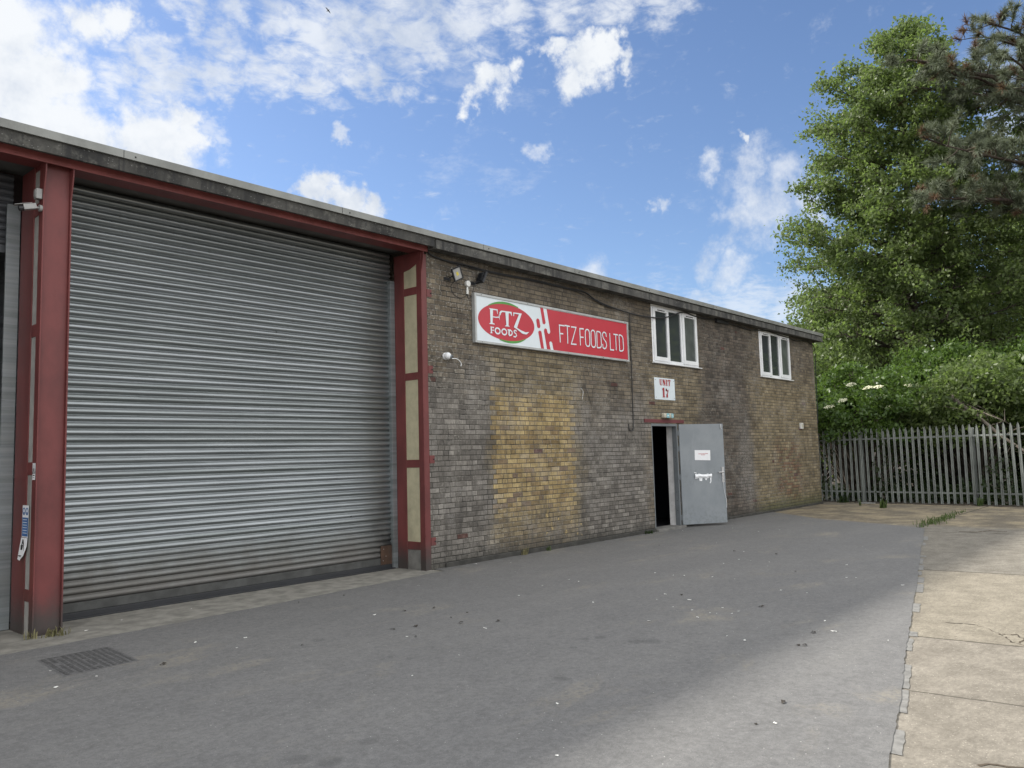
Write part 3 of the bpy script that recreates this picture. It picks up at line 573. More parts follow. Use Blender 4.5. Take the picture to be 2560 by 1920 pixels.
for a0,a1 in ((math.radians(66),math.radians(131)),(math.radians(253),math.radians(311))):
    up=[];dn=[]
    for i in range(25):
        t_=i/24; w=a0+(a1-a0)*t_; thick=.034*math.sin(math.pi*min(1,max(0,(t_ if a0<3 else t_)*.85+.1)))
        up.append((EC[0]+(EC[2]*1.0+thick)*math.cos(w),EC[1]+(EC[3]+thick)*math.sin(w))); dn.append((EC[0]+EC[2]*.985*math.cos(w),EC[1]+EC[3]*.985*math.sin(w)))
    flat([up+dn[::-1]],-.0630,'green_arc',M['signgreen'],S)
flat(LOGO,-.0650,'logo_lettering',M['signwhite'],S)
def ring(cx,cz,rx,rz,n=24): return [(cx+rx*math.cos(2*math.pi*i/n),cz+rz*math.sin(2*math.pi*i/n)) for i in range(n+1)]
flat(FOOD,-.0650,'logo_small_lettering',M['signwhite'],S,[(ring(1.458,3.484,.056,.044),.024),(ring(1.612,3.483,.056,.044),.024),(BOWL,.022),(ESS,.020)])
flat([],-.0650,'name_lettering',M['signwhite'],S,[(P,.0235) for P in TEXT])
# unit number plate
U=thing('unit_number_sign','square white plate reading UNIT 17 in red above the doorway','sign')
q=MB(); q.box(6.13,6.92,-.014,-.002,2.59,3.03); 
for xx in (6.17,6.88):
    for zz in (2.635,2.985): q.ball((xx,-.0145,zz),.010,6,4,1)
q.build('plate',[M['signwhite'],M['steel']],U,bevel=.002)
def lx(a): return 6.315+a*.43
pol=[]
def rc(a0,a1,b0,b1,z0,z1): pol.append([(lx(a0),z0+(z1-z0)*b0),(lx(a1),z0+(z1-z0)*b0),(lx(a1),z0+(z1-z0)*b1),(lx(a0),z0+(z1-z0)*b1)])
z0,z1=2.878,3.003
rc(.03,.12,.22,.94,z0,z1); rc(.0,.15,.95,1.,z0,z1); rc(.20,.235,.22,.94,z0,z1); rc(.17,.265,.95,1.,z0,z1)            # U
pol.append([(lx(.03),z0+.028),(lx(.12),z0+.028),(lx(.14),z0+.012),(lx(.19),z0+.012),(lx(.20),z0+.028),(lx(.235),z0+.028),(lx(.21),z0+.004),(lx(.16),z0),(lx(.09),z0+.003),(lx(.05),z0+.012)])
rc(.31,.345,.05,1.,z0,z1); rc(.285,.375,0,.045,z0,z1); rc(.495,.53,0.,.95,z0,z1); rc(.465,.56,.955,1.,z0,z1)
pol.append([(lx(.347),z1),(lx(.415),z1),(lx(.493),z0+.045),(lx(.493),z0),(lx(.455),z0),(lx(.347),z0+.080)])                 # N
rc(.61,.70,.05,.95,z0,z1); rc(.58,.73,0,.045,z0,z1); rc(.58,.73,.955,1.,z0,z1)                                         # I
rc(.845,.925,.05,.87,z0,z1); rc(.815,.955,0,.045,z0,z1); rc(.76,1.,.88,1.,z0,z1); rc(.76,.785,.68,.87,z0,z1); rc(.975,1.,.68,.87,z0,z1)  # T
z0,z1=2.640,2.832
rc(.27,.40,.05,1.,z0,z1); rc(.215,.455,0,.045,z0,z1); pol.append([(lx(.215),z1-.045),(lx(.268),z1-.002),(lx(.268),z1-.045)])  # 1
pol.append([(lx(.53),z1-.055),(lx(.555),z1-.055),(lx(.58),z1-.035),(lx(.70),z1-.05),(lx(.745),z1-.045),(lx(.775),z1-.01),(lx(.775),z1-.045),(lx(.70),z0+.075),(lx(.70),z0),(lx(.57),z0),(lx(.58),z0+.06),(lx(.72),z1-.075),(lx(.60),z1-.06),(lx(.545),z1)][::-1])
flat(pol,-.0160,'lettering',M['unitred'],U)

# emergency exit lamp on the lintel
Q=thing('exit_sign_light','small ivory emergency exit light above the maroon door lintel','light')
q=MB(); q.box(6.33,6.70,-.10,-.002,2.215,2.318); q.build('housing',M['diffuser'],Q,bevel=.03)
q=MB(); q.box(6.40,6.50,-.104,-.099,2.225,2.308)
q.box(6.425,6.478,-.106,-.1045,2.26,2.272,1); q.poly([(6.415,-.1065,2.266),(6.445,-.1065,2.292),(6.445,-.1065,2.240)],1)
q.build('pictogram',[M['cyan'],M['white']],Q); q=MB(); q.box(6.585,6.665,-.104,-.099,2.225,2.308); q.ball((6.628,-.105,2.293),.008,8,4,1); q.ribbon([(6.622,2.282),(6.630,2.258),(6.615,2.234)],.010,-.1062,1); q.ribbon([(6.630,2.258),(6.648,2.246),(6.650,2.230)],.009,-.1066,1); q.ribbon([(6.605,2.268),(6.622,2.280),(6.645,2.268)],.008,-.107,1)
q.build('pictogram',[M['cyan'],M['white']],Q)

# notice and taped letter slot on the open door
def on_leaf(mb,pts,n): mb.poly([leafpt(a,n,z) for a,z in pts])
q=MB(); q.poly([leafpt(a,.004,z) for a,z in ((.335,1.36),(.70,1.345),(.705,1.555),(.34,1.565))])
rl=random.Random(5)
for zz,a0,a1 in ((1.478,.425,.63),(1.455,.49,.58)):
    a=a0
    while a<a1: w=rl.uniform(.008,.022); q.poly([leafpt(c,.0055,z) for c,z in ((a,zz),(a+w,zz),(a+w,zz+.012),(a,zz+.012))],1); a+=w+.005
tag(q.build('paper_notice',[M['paper'],M['unitred']]),'white paper notice with two lines of red print on the grey door','notice')
q=MB(); n=9; up=[];lo=[]
for i in range(n): a=.315+.39*i/(n-1); up.append((a,1.075-.012*i/n+rl.uniform(-.012,.008))); lo.append((a,.985-.005*i/n+rl.uniform(-.012,.012)))
vs=[leafpt(a,.012+rl.uniform(0,.012),z) for a,z in up]+[leafpt(a,.03+rl.uniform(0,.012),(z+zz)/2) for (a,z),(_,zz) in zip(up,lo)]+[leafpt(a,.010,z) for a,z in lo]
q.add(vs,[(i,i+1,n+i+1,n+i) for i in range(n-1)]+[(n+i,n+i+1,2*n+i+1,2*n+i) for i in range(n-1)])
for P in ([(.41,.985),(.49,.985),(.48,.925),(.42,.93)],[(.55,.985),(.60,.985),(.59,.94),(.555,.945)],[(.665,.99),(.70,.985),(.695,.91),(.67,.87),(.655,.88),(.675,.92)],[(.30,1.10),(.355,1.085),(.36,1.097),(.305,1.115)],[(.69,1.08),(.72,1.06),(.71,.99),(.69,1.0)]): q.poly([leafpt(a,.009,z) for a,z in P])
tag(q.build('taped_letter_flap',M['tape']),'crumpled white tape and paper stuck across the grey door below the notice','tape')
q=MB(); q.tube([leafpt(.975,.012,.89),leafpt(.985,.014,.74),leafpt(1.0,.012,.64),leafpt(1.025,.01,.55),leafpt(1.035,.006,.44),leafpt(1.03,.006,.36)],.0035,5); tag(q.build('white_string',M['tape']),'thin white string hanging from the steel door handle','string')

# ------------------------------------------------------------------ lamps, cameras, cables
def obox(mb,c,e1,e2,e3,mi=0):
    c=Vector(c);e1=Vector(e1);e2=Vector(e2);e3=Vector(e3)
    v=[c+e1*a+e2*d+e3*g for g in(-1,1) for a,d in((-1,-1),(1,-1),(1,1),(-1,1))]
    mb.add(v,[(0,3,2,1),(4,5,6,7),(0,1,5,4),(1,2,6,5),(2,3,7,6),(3,0,4,7)],mi)
def flood(c,e1,e2,lab,wall):
    c=Vector(c);e1=Vector(e1).normalized();e2=(Vector(e2)-e1*Vector(e2).dot(e1)).normalized(); n=e1.cross(e2)
    if n.y>0 and abs(n.y)>.3: n=-n
    if abs(n.y)<=.3 and n.x<0: n=-n
    F=thing('floodlight',lab,'lamp',group='floodlights by the sign')
    q=MB(); w,h=.072,.090
    for s in(-1,1): obox(q,c+e1*s*w,e1*.008,e2*(h+.008),n*.014); obox(q,c+e2*s*h,e1*w,e2*.008,n*.0139)
    obox(q,c-n*.012,e1*(w+.002),e2*(h+.002),n*.010)
    for k in range(5): obox(q,c-n*.030+e1*(-.045+.0225*k),e1*.003,e2*.07,n*.010)
    q.build('housing',M['blackmetal'],F)
    q=MB(); obox(q,c+n*.004,e1*(w-.006),e2*(h-.006),n*.002); q.build('lens',M['lampglass'],F)
    q=MB(); obox(q,c+n*.0075,e1*.018,e2*.026,n*.001); q.build('led_chip',M['amber'],F)
    q=MB(); wv=Vector(wall)
    for s in(-1,1): q.tube([c+e1*s*(w+.012)-n*.01,c+e1*s*(w+.012)-n*.02-Vector((0,-.06,.03)),wv+e1*s*.05],.006,6)
    obox(q,wv+Vector((0,-.004,0)),(.06,0,0),(0,.004,0),(0,0,.022)); q.build('bracket',M['blackmetal'],F)
flood((.515,-.15,4.225),(.12,-.035,.062),(.095,.02,-.145),'square black floodlight facing the yard, left of the white junction',(.44,-.004,4.16))
flood((1.075,-.11,4.255),(0,1,0),(.09,0,.17),'black floodlight turned side-on above the sign corner',(.99,-.004,4.17))
J=thing('junction_box','round white junction box with a stub of conduit between two floodlights','junction box')
q=MB(); q.tube([(.855,-.002,4.145),(.855,-.05,4.145)],.047,16); q.build('cover',M['whitebox'],J,bevel=.006)
q=MB(); q.tube([(.852,-.022,4.10),(.850,-.022,4.055),(.849,-.022,4.054),(.849,-.022,3.985)],[.016,.016,.021,.021],10); q.build('conduit',M['whitebox'],J)
def cable(name,pts,r,lab,mat='black',cat='cable',n=5):
    P=[Vector(p) for p in pts]; out=[]
    for i in range(len(P)-1):   # Catmull-Rom
        a=P[max(i-1,0)];b_=P[i];c_=P[i+1];d=P[min(i+2,len(P)-1)]
        for k in range(5):
            t=k/5; out.append(.5*((2*b_)+(c_-a)*t+(2*a-5*b_+4*c_-d)*t*t+(3*b_-a-3*c_+d)*t**3))
    out.append(P[-1]); q=MB(); q.tube(out,r,n); return tag(q.build(name,M[mat],smooth=True),lab,cat)
cable('lamp_flex',[(.50,-.12,4.14),(.50,-.03,4.06),(.54,-.014,3.98),(.62,-.012,3.925),(.72,-.012,3.915),(.80,-.012,3.94),(.845,-.018,3.985)],.0045,'thin black flex looping from the square floodlight to the junction box')
cable('lamp_flex',[(.995,-.03,4.16),(.985,-.014,4.05),(.955,-.012,3.97),(.90,-.012,3.935),(.865,-.012,3.945),(.851,-.018,3.985)],.0045,'thin black flex looping from the side-on floodlight to the junction box')
cable('wall_cable',[(.05,-.03,4.50),(.12,-.03,4.455),(.39,-.02,4.43),(.79,-.02,4.43),(1.29,-.02,4.415),(1.79,-.02,4.42),(2.53,-.02,4.44),(3.33,-.02,4.435),(3.85,-.02,4.435),(4.2,-.03,4.33),(4.67,-.035,4.26),(5.26,-.04,4.22),(5.68,-.045,4.21),(6.22,-.05,4.23),(6.69,-.05,4.30),(7.24,-.045,4.455),(7.55,-.03,4.49),(7.9,-.03,4.455),(8.59,-.03,4.46),(8.9,-.03,4.48)],.013,'thick black cable sagging along the brick wall and across the first window')
cable('wall_cable',[(.06,-.035,4.47),(.6,-.02,4.405),(1.5,-.02,4.40),(2.6,-.02,4.42),(3.6,-.022,4.41),(4.1,-.03,4.33),(4.45,-.03,4.265),(4.9,-.03,4.235),(5.3,-.03,4.215)],.007,'thin second cable strung just under the thick one above the sign')
cable('wall_cable',[(9.45,-.03,4.47),(9.9,-.03,4.455),(10.67,-.03,4.44),(11.56,-.035,4.50),(12.43,-.035,4.475),(13.08,-.03,4.455),(13.49,-.03,4.43),(14.21,-.03,4.48),(14.62,-.035,4.43),(14.80,-.03,4.27),(14.92,.02,3.9),(14.97,.05,3.3),(14.95,.05,2.6),(14.90,.05,2.2)],.012,'black cable above the far window, drooping round the building corner')
cable('drop_cable',[(5.32,-.02,4.22),(5.32,-.012,3.84),(5.315,-.012,3.4),(5.32,-.012,3.06),(5.305,-.012,2.52),(5.30,-.012,2.08),(5.27,-.014,1.98),(5.21,-.016,1.955),(5.15,-.014,1.985),(5.14,-.008,2.09)],.0075,'thin black cable hanging beside the sign and ending in a hook')
cable('loose_wire',[(3.67,-.002,2.71),(3.74,-.03,2.70),(3.82,-.02,2.665),(3.88,-.012,2.58),(3.93,-.012,2.47),(3.96,-.012,2.40)],.0032,'short black wire poking out of a hole in the wall below the sign')
cable('loose_wire',[(3.67,-.002,2.70),(3.71,-.02,2.64),(3.70,-.015,2.56),(3.685,-.012,2.50)],.0032,'short white wire hanging from the hole below the sign','tape')
N=thing('cable_box','black cable joint box tucked under the fascia between the two windows','junction box')
q=MB(); q.box(8.88,9.12,-.07,-.002,4.425,4.512); q.box(9.125,9.46,-.055,-.002,4.435,4.508); q.build('casing',M['black'],N,bevel=.015)
q=MB(); q.tube([(9.46,-.03,4.47),(9.52,-.03,4.468)],.017,8); q.build('gland',M['black'],N)
D=thing('dome_camera','white dome security camera on the brick wall beside the maroon column','camera')
q=MB(); q.tube([(.375,-.001,3.01),(.375,-.03,3.01)],.052,18); q.build('base',M['white'],D,bevel=.004)
q=MB(); q.ball((.375,-.062,3.010),.052,18,12); q.build('body',M['white'],D,smooth=True)
q=MB(); q.tube([(.404,-.098,2.998),(.412,-.112,2.994)],.030,16); q.build('lens_ring',M['doorframe'],D)
q=MB(); q.tube([(.405,-.113,3.0),(.406,-.1165,2.9995)],.009,10); q.tube([(.424,-.108,2.988),(.426,-.1115,2.9875)],.009,10); q.build('lens',M['ink'],D)
cable('camera_lead',[(.43,-.02,2.99),(.50,-.03,2.985),(.58,-.025,2.99),(.65,-.02,2.965),(.69,-.02,2.925),(.68,-.02,2.885)],.006,'short white lead curling from the dome camera','tape')
B=thing('wall_box','small white plastic box low on the far end of the brick wall','box')
q=MB(); q.box(13.44,13.60,-.05,-.002,2.06,2.215); q.build('casing',M['whitebox'],B,bevel=.006)
q=MB(); q.box(13.475,13.565,-.054,-.05,2.09,2.185); q.build('cover',M['diffuser'],B)
# bullet camera and box on the near column
K=thing('bullet_camera','weathered white bullet camera on the near maroon column','camera')
q=MB(); q.tube([(-4.951,.03,4.045),(-4.975,.03,4.045)],.032,14); q.tube([(-4.975,.03,4.045),(-5.005,.03,4.045)],.011,8); q.build('mount',M['cctvgrey'],K)
a=Vector((-5.0,.03,4.052)); d=Vector((-.90,.10,-.26)).normalized(); n2=d.cross(Vector((0,0,1))).normalized(); n3=n2.cross(d)
q=MB(); obox(q,a+d*.055+n3*.004,d*.055,n2*.030,n3*.026); obox(q,a+d*.105+n3*.034,d*.075,n2*.034,n3*.003); q.build('body',M['cctvgrey'],K,bevel=.004)
q=MB(); q.tube([a+d*.108,a+d*.150],[.026,.026],12); q.build('lens',M['black'],K)
B=thing('column_box','pale square box above the bullet camera on the near column','box')
q=MB(); q.box(-5.005,-4.951,.015,.085,4.135,4.235); q.build('casing',M['cctvgrey'],B,bevel=.005); q=MB(); q.box(-5.010,-5.005,.025,.075,4.15,4.22); q.build('cover',M['cctvgrey'],B,bevel=.002)
# safety signs on the column jamb (face -x)
def jam(mb,pts,x,mi=0): mb.poly([(x,y,z) for y,z in pts],mi)
def jrib(mb,pts,w,x,mi=0):
    t=MB(); t.ribbon(pts,w,0); mb.add([(x,v[0],v[2]) for v in t.v],t.f,mi)
q=MB(); jam(q,[(.008,1.445),(.082,1.445),(.082,1.60),(.008,1.60)],-4.9535); jrib(q,[(.015,1.515),(.045,1.59),(.075,1.515),(.015,1.515)],.005,-4.955,1); jam(q,[(.037,1.52),(.055,1.52),(.052,1.55),(.04,1.555)],-4.9555,1); jrib(q,[(.022,1.487),(.068,1.487)],.010,-4.955,1); jrib(q,[(.022,1.465),(.068,1.465)],.005,-4.955,1); jrib(q,[(.01,1.505),(.08,1.505)],.005,-4.9552,1)
q.recalc=False; tag(q.build('warning_sticker',[M['paper'],M['ink']]),'small white warning triangle sticker halfway up the near column','sticker')
q=MB(); jam(q,[(.155,.905),(.325,.905),(.318,1.205),(.150,1.205)],-4.9535); jam(q,[(.163,.915),(.315,.915),(.312,1.09),(.160,1.09)],-4.9550,1)
def jring(cy,cz,r,w): jrib(q,[(cy+r*math.cos(k*math.pi/10),cz+r*math.sin(k*math.pi/10)) for k in range(21)],w,-4.9552,1)
jring(.275,1.148,.030,.012); jring(.195,1.148,.030,.012); jam(q,[(.252,1.14),(.298,1.14),(.275,1.122)],-4.9553,1); jam(q,[(.172,1.14),(.218,1.14),(.195,1.122)],-4.9553,1)
for zz in (1.07,1.045,1.02,.995,.97,.945): jrib(q,[(.185,zz),(.295,zz)],.006,-4.9562,0)
q.recalc=False; tag(q.build('safety_sign',[M['paper'],M['blue']]),'blue and white safety notice on the near maroon column','sign')
q=MB(); q.recalc=False
q.poly([(-4.954,.335,.90),(-4.954,.165,.90),(-4.960,.17,.82),(-4.975,.20,.74),(-4.985,.27,.69),(-4.985,.325,.70)]); 
P=[(-4.9575,.305,.775),(-4.9575,.25,.885),(-4.9595,.205,.775)]
for i in range(3):
    a,c=Vector(P[i]),Vector(P[(i+1)%3]); q.tube([a+Vector((-.008,0,0)),c+Vector((-.008,0,0))],.004,4,1)
q.tube([(-4.975,.25,.79),(-4.972,.255,.835)],.010,5,1); q.tube([(-4.985,.29,.735),(-4.985,.24,.735)],.006,4,1)
tag(q.build('warning_sign',[M['paper'],M['ink']]),'white warning triangle sign with a curled lower edge under the blue notice','sign')
# cardboard and pallet just inside the open bay
q=MB(); q.box(-5.62,-4.86,1.2,1.75,.33,.80); q.box(-5.25,-5.19,1.195,1.2,.33,.80,1); tag(q.build('cardboard_box',[M['card'],M['diffuser']],bevel=.008),'brown cardboard box on a pallet just inside the open bay','box')
Pa=thing('pallet','dark wooden pallet under the cardboard box','pallet')
q=MB()
for k in range(5): q.box(-5.65,-4.85,1.18+k*.13,1.27+k*.13,.31,.328)
q.build('deck',M['wood'],Pa)
for xx in (-5.6,-5.3,-4.95):
    q=MB(); q.box(xx,xx+.09,1.18,1.79,.005,.308); q.build('bearer',M['wood'],Pa)

# drain cover by the apron
G=thing('drain_cover','old iron drain cover with rows of slots set in the tarmac','drain')
q=MB(); c0=Vector((-5.23,-1.03,.0105)); e1=Vector((.545,.015,0)); e2=Vector((-.06,-.70,0)); nu,nv=11,15
q.recalc=False
def dp(a,c,z=0): v=c0+e1*a+e2*c; return (v.x,v.y,.0105+z)
rd=random.Random(2)
q.poly([dp(-.02,-.02,-.001),dp(1.02,-.02,-.001),dp(1.02,1.02,-.001),dp(-.02,1.02,-.001)])
for i in range(nu):
    for j in range(nv):
        if rd.random()<.16 and 0<i<6: continue
        a0=(i+.14)/nu; a1=(i+.80)/nu; b0=(j+.2)/nv; b1=(j+.68)/nv; s=.25/nu
        q.poly([dp(a0,b0,.001),dp(a1-.15/nu,b0,.001),dp(a1,b0+.1/nv,.001),dp(a1,b1,.001),dp(a0+.15/nu,b1,.001),dp(a0,b1-.1/nv,.001)],1)
q.build('grating',[simple('worn_iron_plate',(.112,.110,.109),.8,.1,.3,40.,.4,.2),simple('dark_slot',(.060,.059,.058),.9,0,.4,60.)],G)  # slots are flat dark shapes laid on the plate

# ------------------------------------------------------------------ palisade fence
FZ=thing('palisade_fence','grey galvanised palisade fence across the end of the yard','fence',(15.85,.38,0))
fd=Vector((-.1476,-.9890,0)); fn=Vector((.9890,-.1476,0))   # along, away from the yard
def fp(s_,n_,z): v=fd*s_+fn*n_; return (v.x,v.y,z)
def pale_mesh():
    q=MB(); prof=[(-.034,.010),(-.022,-.006),(-.008,.004),(.008,.004),(.022,-.006),(.034,.010)]; top=[1.935,1.985,2.015,2.015,1.985,1.935]
    vs=[]
    for (s_,n_),zt in zip(prof,top):
        for z,o in ((.015,0),(1.86,0),(zt,-.0)): vs.append(fp(s_*(1 if z<1.9 else .9),n_,z))
    vs.append(fp(0,.004,2.04)); k=len(vs)-1; fs=[]
    for i in range(5):
        fs.append((i*3,i*3+3,i*3+4,i*3+1)); fs.append((i*3+1,i*3+4,i*3+5,i*3+2))
    for i in range(5): fs.append((i*3+2,i*3+5,k))
    q.recalc=False; q.add(vs,fs); return q
p0=pale_mesh().build('pale',M['fence'],FZ); sol=p0.modifiers.new('thick','SOLIDIFY'); sol.thickness=.003
rp=random.Random(11); s_=-.52; first=True
while s_<12.6:
    o=p0 if first else p0.copy()
    if not first: COL.objects.link(o); o.parent=FZ
    first=False; v=fd*s_; o.location=(v.x,v.y,rp.uniform(-.012,.012)); o.rotation_euler=(rp.uniform(-.006,.006),rp.uniform(-.012,.012),rp.uniform(-.05,.05)); s_+=.158
for z in (.29,1.745):
    q=MB(); A=fp(-.7,.012,z-.02);B_=fp(12.8,.012,z-.02)
    q.prism([fp(-.7,.012,z-.022),fp(-.7,.012,z+.022),fp(-.7,.017,z+.022),fp(-.7,.017,z-.017),fp(-.7,.055,z-.017),fp(-.7,.055,z-.022)],fd*13.4); q.build('rail',M['fence'],FZ)
for s_ in (1.17,4.06,6.9,9.7):
    q=MB(); q.box(-.05,.05,-.004,.004,0,1.95); q.box(-.05,.05,.09,.098,0,1.95); q.box(-.004,.004,.0045,.0895,0,1.95)
    o=q.build('post',M['fence'],FZ); v=fd*s_+fn*.062; o.location=(v.x,v.y,0); o.rotation_euler=(0,0,math.atan2(fd.y,fd.x))
# ------------------------------------------------------------------ vegetation
def np_mesh(name,V,F,mat,parent=None):
    me=bpy.data.meshes.new(name); n=len(F); k=F.shape[1]
    me.vertices.add(len(V)); me.vertices.foreach_set('co',V.astype(np.float32).ravel())
    me.loops.add(n*k); me.loops.foreach_set('vertex_index',F.astype(np.int32).ravel())
    me.polygons.add(n); me.polygons.foreach_set('loop_start',np.arange(0,n*k,k,dtype=np.int32)); me.materials.append(mat); me.update(calc_edges=True); me.validate()
    o=bpy.data.objects.new(name,me); COL.objects.link(o); o.parent=parent; return o
def unit(v): return v/np.maximum(1e-9,np.linalg.norm(v,axis=1,keepdims=True))
def leaves(name,C,size,seed,mat,parent,asp=.55,up=.35,droop=.2):
    g=np.random.default_rng(seed); n=len(C)
    t=unit(g.normal(size=(n,3))+np.array([0,0,-droop])); nn=unit(g.normal(size=(n,3))+np.array([0,0,up])); b=unit(np.cross(nn,t))
    s=size*g.uniform(.65,1.3,(n,1)); fold=np.cross(t,b)*s*.12
    V=np.stack([C-t*s*.5,C+b*s*asp*.5+fold-t*s*.05,C+t*s*.5,C-b*s*asp*.5+fold-t*s*.05],1).reshape(-1,3)
    return np_mesh(name,V,np.arange(4*n).reshape(n,4),mat,parent)
def grow(seed,H,r0,z0,prof,nl,subs,per,sig,lean=(0,0),rise=.30,az=None):
    """trunk, limbs and side shoots; returns the branch shapes and the leaf points"""
    g=random.Random(seed); ng=np.random.default_rng(seed); b=MB(); C=[]
    tp=[]
    for i in range(13):
        t=i/12; tp.append(Vector((lean[0]*t+.18*math.sin(t*5+seed),lean[1]*t+.18*math.cos(t*4+seed)-.18*math.cos(seed),H*.97*t)))
    tp[0].x=tp[0].y=0
    b.tube(tp[:12],[r0*(1-.93*(i/12)**.8)*(1.25 if i==0 else 1) for i in range(12)],9)
    def tr(z): 
        t=max(0,min(.999,z/(H*.97)))*12; i=int(t); return tp[i].lerp(tp[i+1],t-i)
    for i in range(nl):
        q=(i+.5)/nl; z=z0+(H*.97-z0)*(q**.9); a=i*2.39996+g.uniform(-.35,.35)
        if az and g.random()<az[2]: a=g.gauss(az[0],az[1])
        Rr=prof(min(.99,z/H+.04))*g.uniform(.66,1.06)
        if Rr<.25: Rr=.25
        o=tr(z*.965 if z>H*.25 else z); d=Vector((math.cos(a),math.sin(a),0)); L=Rr
        P=[]; side=Vector((-d.y,d.x,0)); bend=g.uniform(-.25,.25)
        for k in range(7):
            t=k/6; P.append(o+d*L*t+side*L*bend*t*t+Vector((0,0,L*rise*(t-.35*t*t)*g.uniform(.9,1.1)))+Vector((g.uniform(-1,1),g.uniform(-1,1),g.uniform(-1,1)))*.03*L*(k>0))
        rb=r0*.30*(1-z/H)**.6*(L/5)**.5+.012
        b.tube(P,[rb*(1-.88*k/6) for k in range(7)],5)
        ns=max(3,int(subs*(L/4)**.9))
        for j in range(ns):
            t=.22+.78*(j+g.random())/ns; kk=min(5.99,t*6); i0=int(kk); s=P[i0].lerp(P[i0+1],kk-i0)
            e=(d*g.uniform(.1,1)+side*g.uniform(-1.1,1.1)+Vector((0,0,g.uniform(-.35,.75)))).normalized(); l=L*g.uniform(.14,.36)*(1.15-.5*t)+.25
            m=s+e*l*.5+Vector((0,0,.04*l)); en=s+e*l+Vector((0,0,-.05*l))
            b.tube([s,m,en],[rb*.22+.006,rb*.13+.004,.003],3,cap=False)
            if g.random()<.15: continue
            for w in range(4):
                c=s.lerp(en,.35+.7*w/3.); n=int(per*g.uniform(.5,1.4)); C.append(np.array(c)+ng.normal(size=(n,3))*np.array([sig,sig,sig*.75])*(.6+.25*l))
    return b,np.concatenate(C)
def interp(tab):
    def f(t):
        for (a,r),(c,s) in zip(tab,tab[1:]):
            if a<=t<=c: return r+(s-r)*(t-a)/(c-a)
        return tab[-1][1]
    return f
# the tall broadleaf tree behind the fence
T=thing('broadleaf_tree','tall full-crowned broadleaf tree towering behind the fence at the building corner','tree',(26.2,.05,-.1))
prof=interp([(0,3.6),(.10,4.3),(.25,4.5),(.45,4.6),(.56,4.3),(.64,3.7),(.70,3.9),(.78,3.8),(.85,3.1),(.90,2.5),(.95,1.7),(1,.9)])
br,C=grow(4,19.0,.30,1.4,prof,156,17,22,.21,(-.9,-.5),.22)
br.build('trunk',M['bark'],T,smooth=True); leaves('crown',C,.155,1,M['leaf'],T)
MAIN=T
# further broadleaf trees: behind it, and across the yard where the windows mirror them
def clone(loc,rz,sc,lab,group=None,mat=None):
    c=copy_tree(MAIN); c.location=loc; c.rotation_euler=(0,0,rz); c.scale=(sc,sc,sc*1.0); c['label']=lab
    if group: c['group']=group
    return c
clone((38,7.5,-.1),2.1,.60,'low broadleaf tree seen dark behind the tall one, over the building corner','trees behind the tall tree')
clone((36,-3.5,-.1),4.0,.80,'broadleaf tree behind the trunk of the tall tree','trees behind the tall tree')
clone((35.5,2.2,-.1),.7,.72,'broadleaf tree filling in behind the lower crown of the tall tree','trees behind the tall tree')
clone((34,-10.5,-.1),5.2,.85,'broadleaf tree behind the pine at the edge of the photo','trees behind the tall tree')
for i,(x,y,rz,sc) in enumerate(((36,-17,.4,1.),(43,-21,1.9,1.05),(50,-17,3.3,.95),(47,-27,4.4,1.1),(58,-24,5.1,1.1),(40,-29,.9,1.0))):
    clone((x,y,-.1),rz,sc,'tree across the yard that shows only as a dark reflection in the windows','trees across the yard')

# the pine at the right edge
Pn=thing('pine_tree','long-needled pine reaching its limbs in from the right edge of the photo','tree',(26.6,-6.6,-.1))
g=random.Random(21); ng=np.random.default_rng(21); b=MB(); tufts=[]; H=19.5
tp=[Vector((.25*math.sin(i*.6),.2*math.sin(i*.9+1),H*i/12)) for i in range(13)]; tp[0]=Vector((0,0,0))
b.tube(tp,[.30*(1-.85*i/12) for i in range(13)],9)
def plimb(z,a,L,lift,r):
    o=tp[int(z/H*12)].lerp(tp[int(z/H*12)+1],z/H*12%1); d=Vector((math.cos(a),math.sin(a),0)); side=Vector((-d.y,d.x,0)); bd=g.uniform(-.15,.15)
    P=[]
    for k in range(9):
        t=k/8; P.append(o+d*L*t+side*L*bd*t*t+Vector((0,0,lift*L*t*(1.15-.45*t)))+Vector((g.uniform(-1,1),g.uniform(-1,1),g.uniform(-1,1)))*.09*(k>0))
    b.tube(P,[r*(1-.8*k/8) for k in range(9)],6)
    for j in range(int(L*3.3)):
        t=.18+.82*(j+g.random())/int(L*3.3); kk=min(7.99,t*8); s=P[int(kk)].lerp(P[int(kk)+1],kk%1)
        e=(d*g.uniform(.25,1)+side*g.uniform(-1,1)*(1.1-.4*t)+Vector((0,0,g.uniform(-.55,.6)))).normalized(); l=g.uniform(.5,1.5)*(1.15-.55*t)
        Q=[s]; dd=e.copy()
        for k in range(3): dd=(dd+Vector((g.uniform(-.3,.3),g.uniform(-.3,.3),g.uniform(-.1,.35)))).normalized(); Q.append(Q[-1]+dd*l/3)
        b.tube(Q,[.022,.017,.013,.009],4,cap=False)
        tufts.append((Q[-1],dd,1.)); 
        for k in range(g.randint(1,3)):
            w=(dd+Vector((g.uniform(-1,1),g.uniform(-1,1),g.uniform(-.5,.8)))).normalized(); st=Q[g.randint(1,3)]; en=st+w*g.uniform(.18,.5); b.tube([st,en],[.010,.006],3,cap=False); tufts.append((en,w,g.uniform(.75,1.)))
toward=2.56
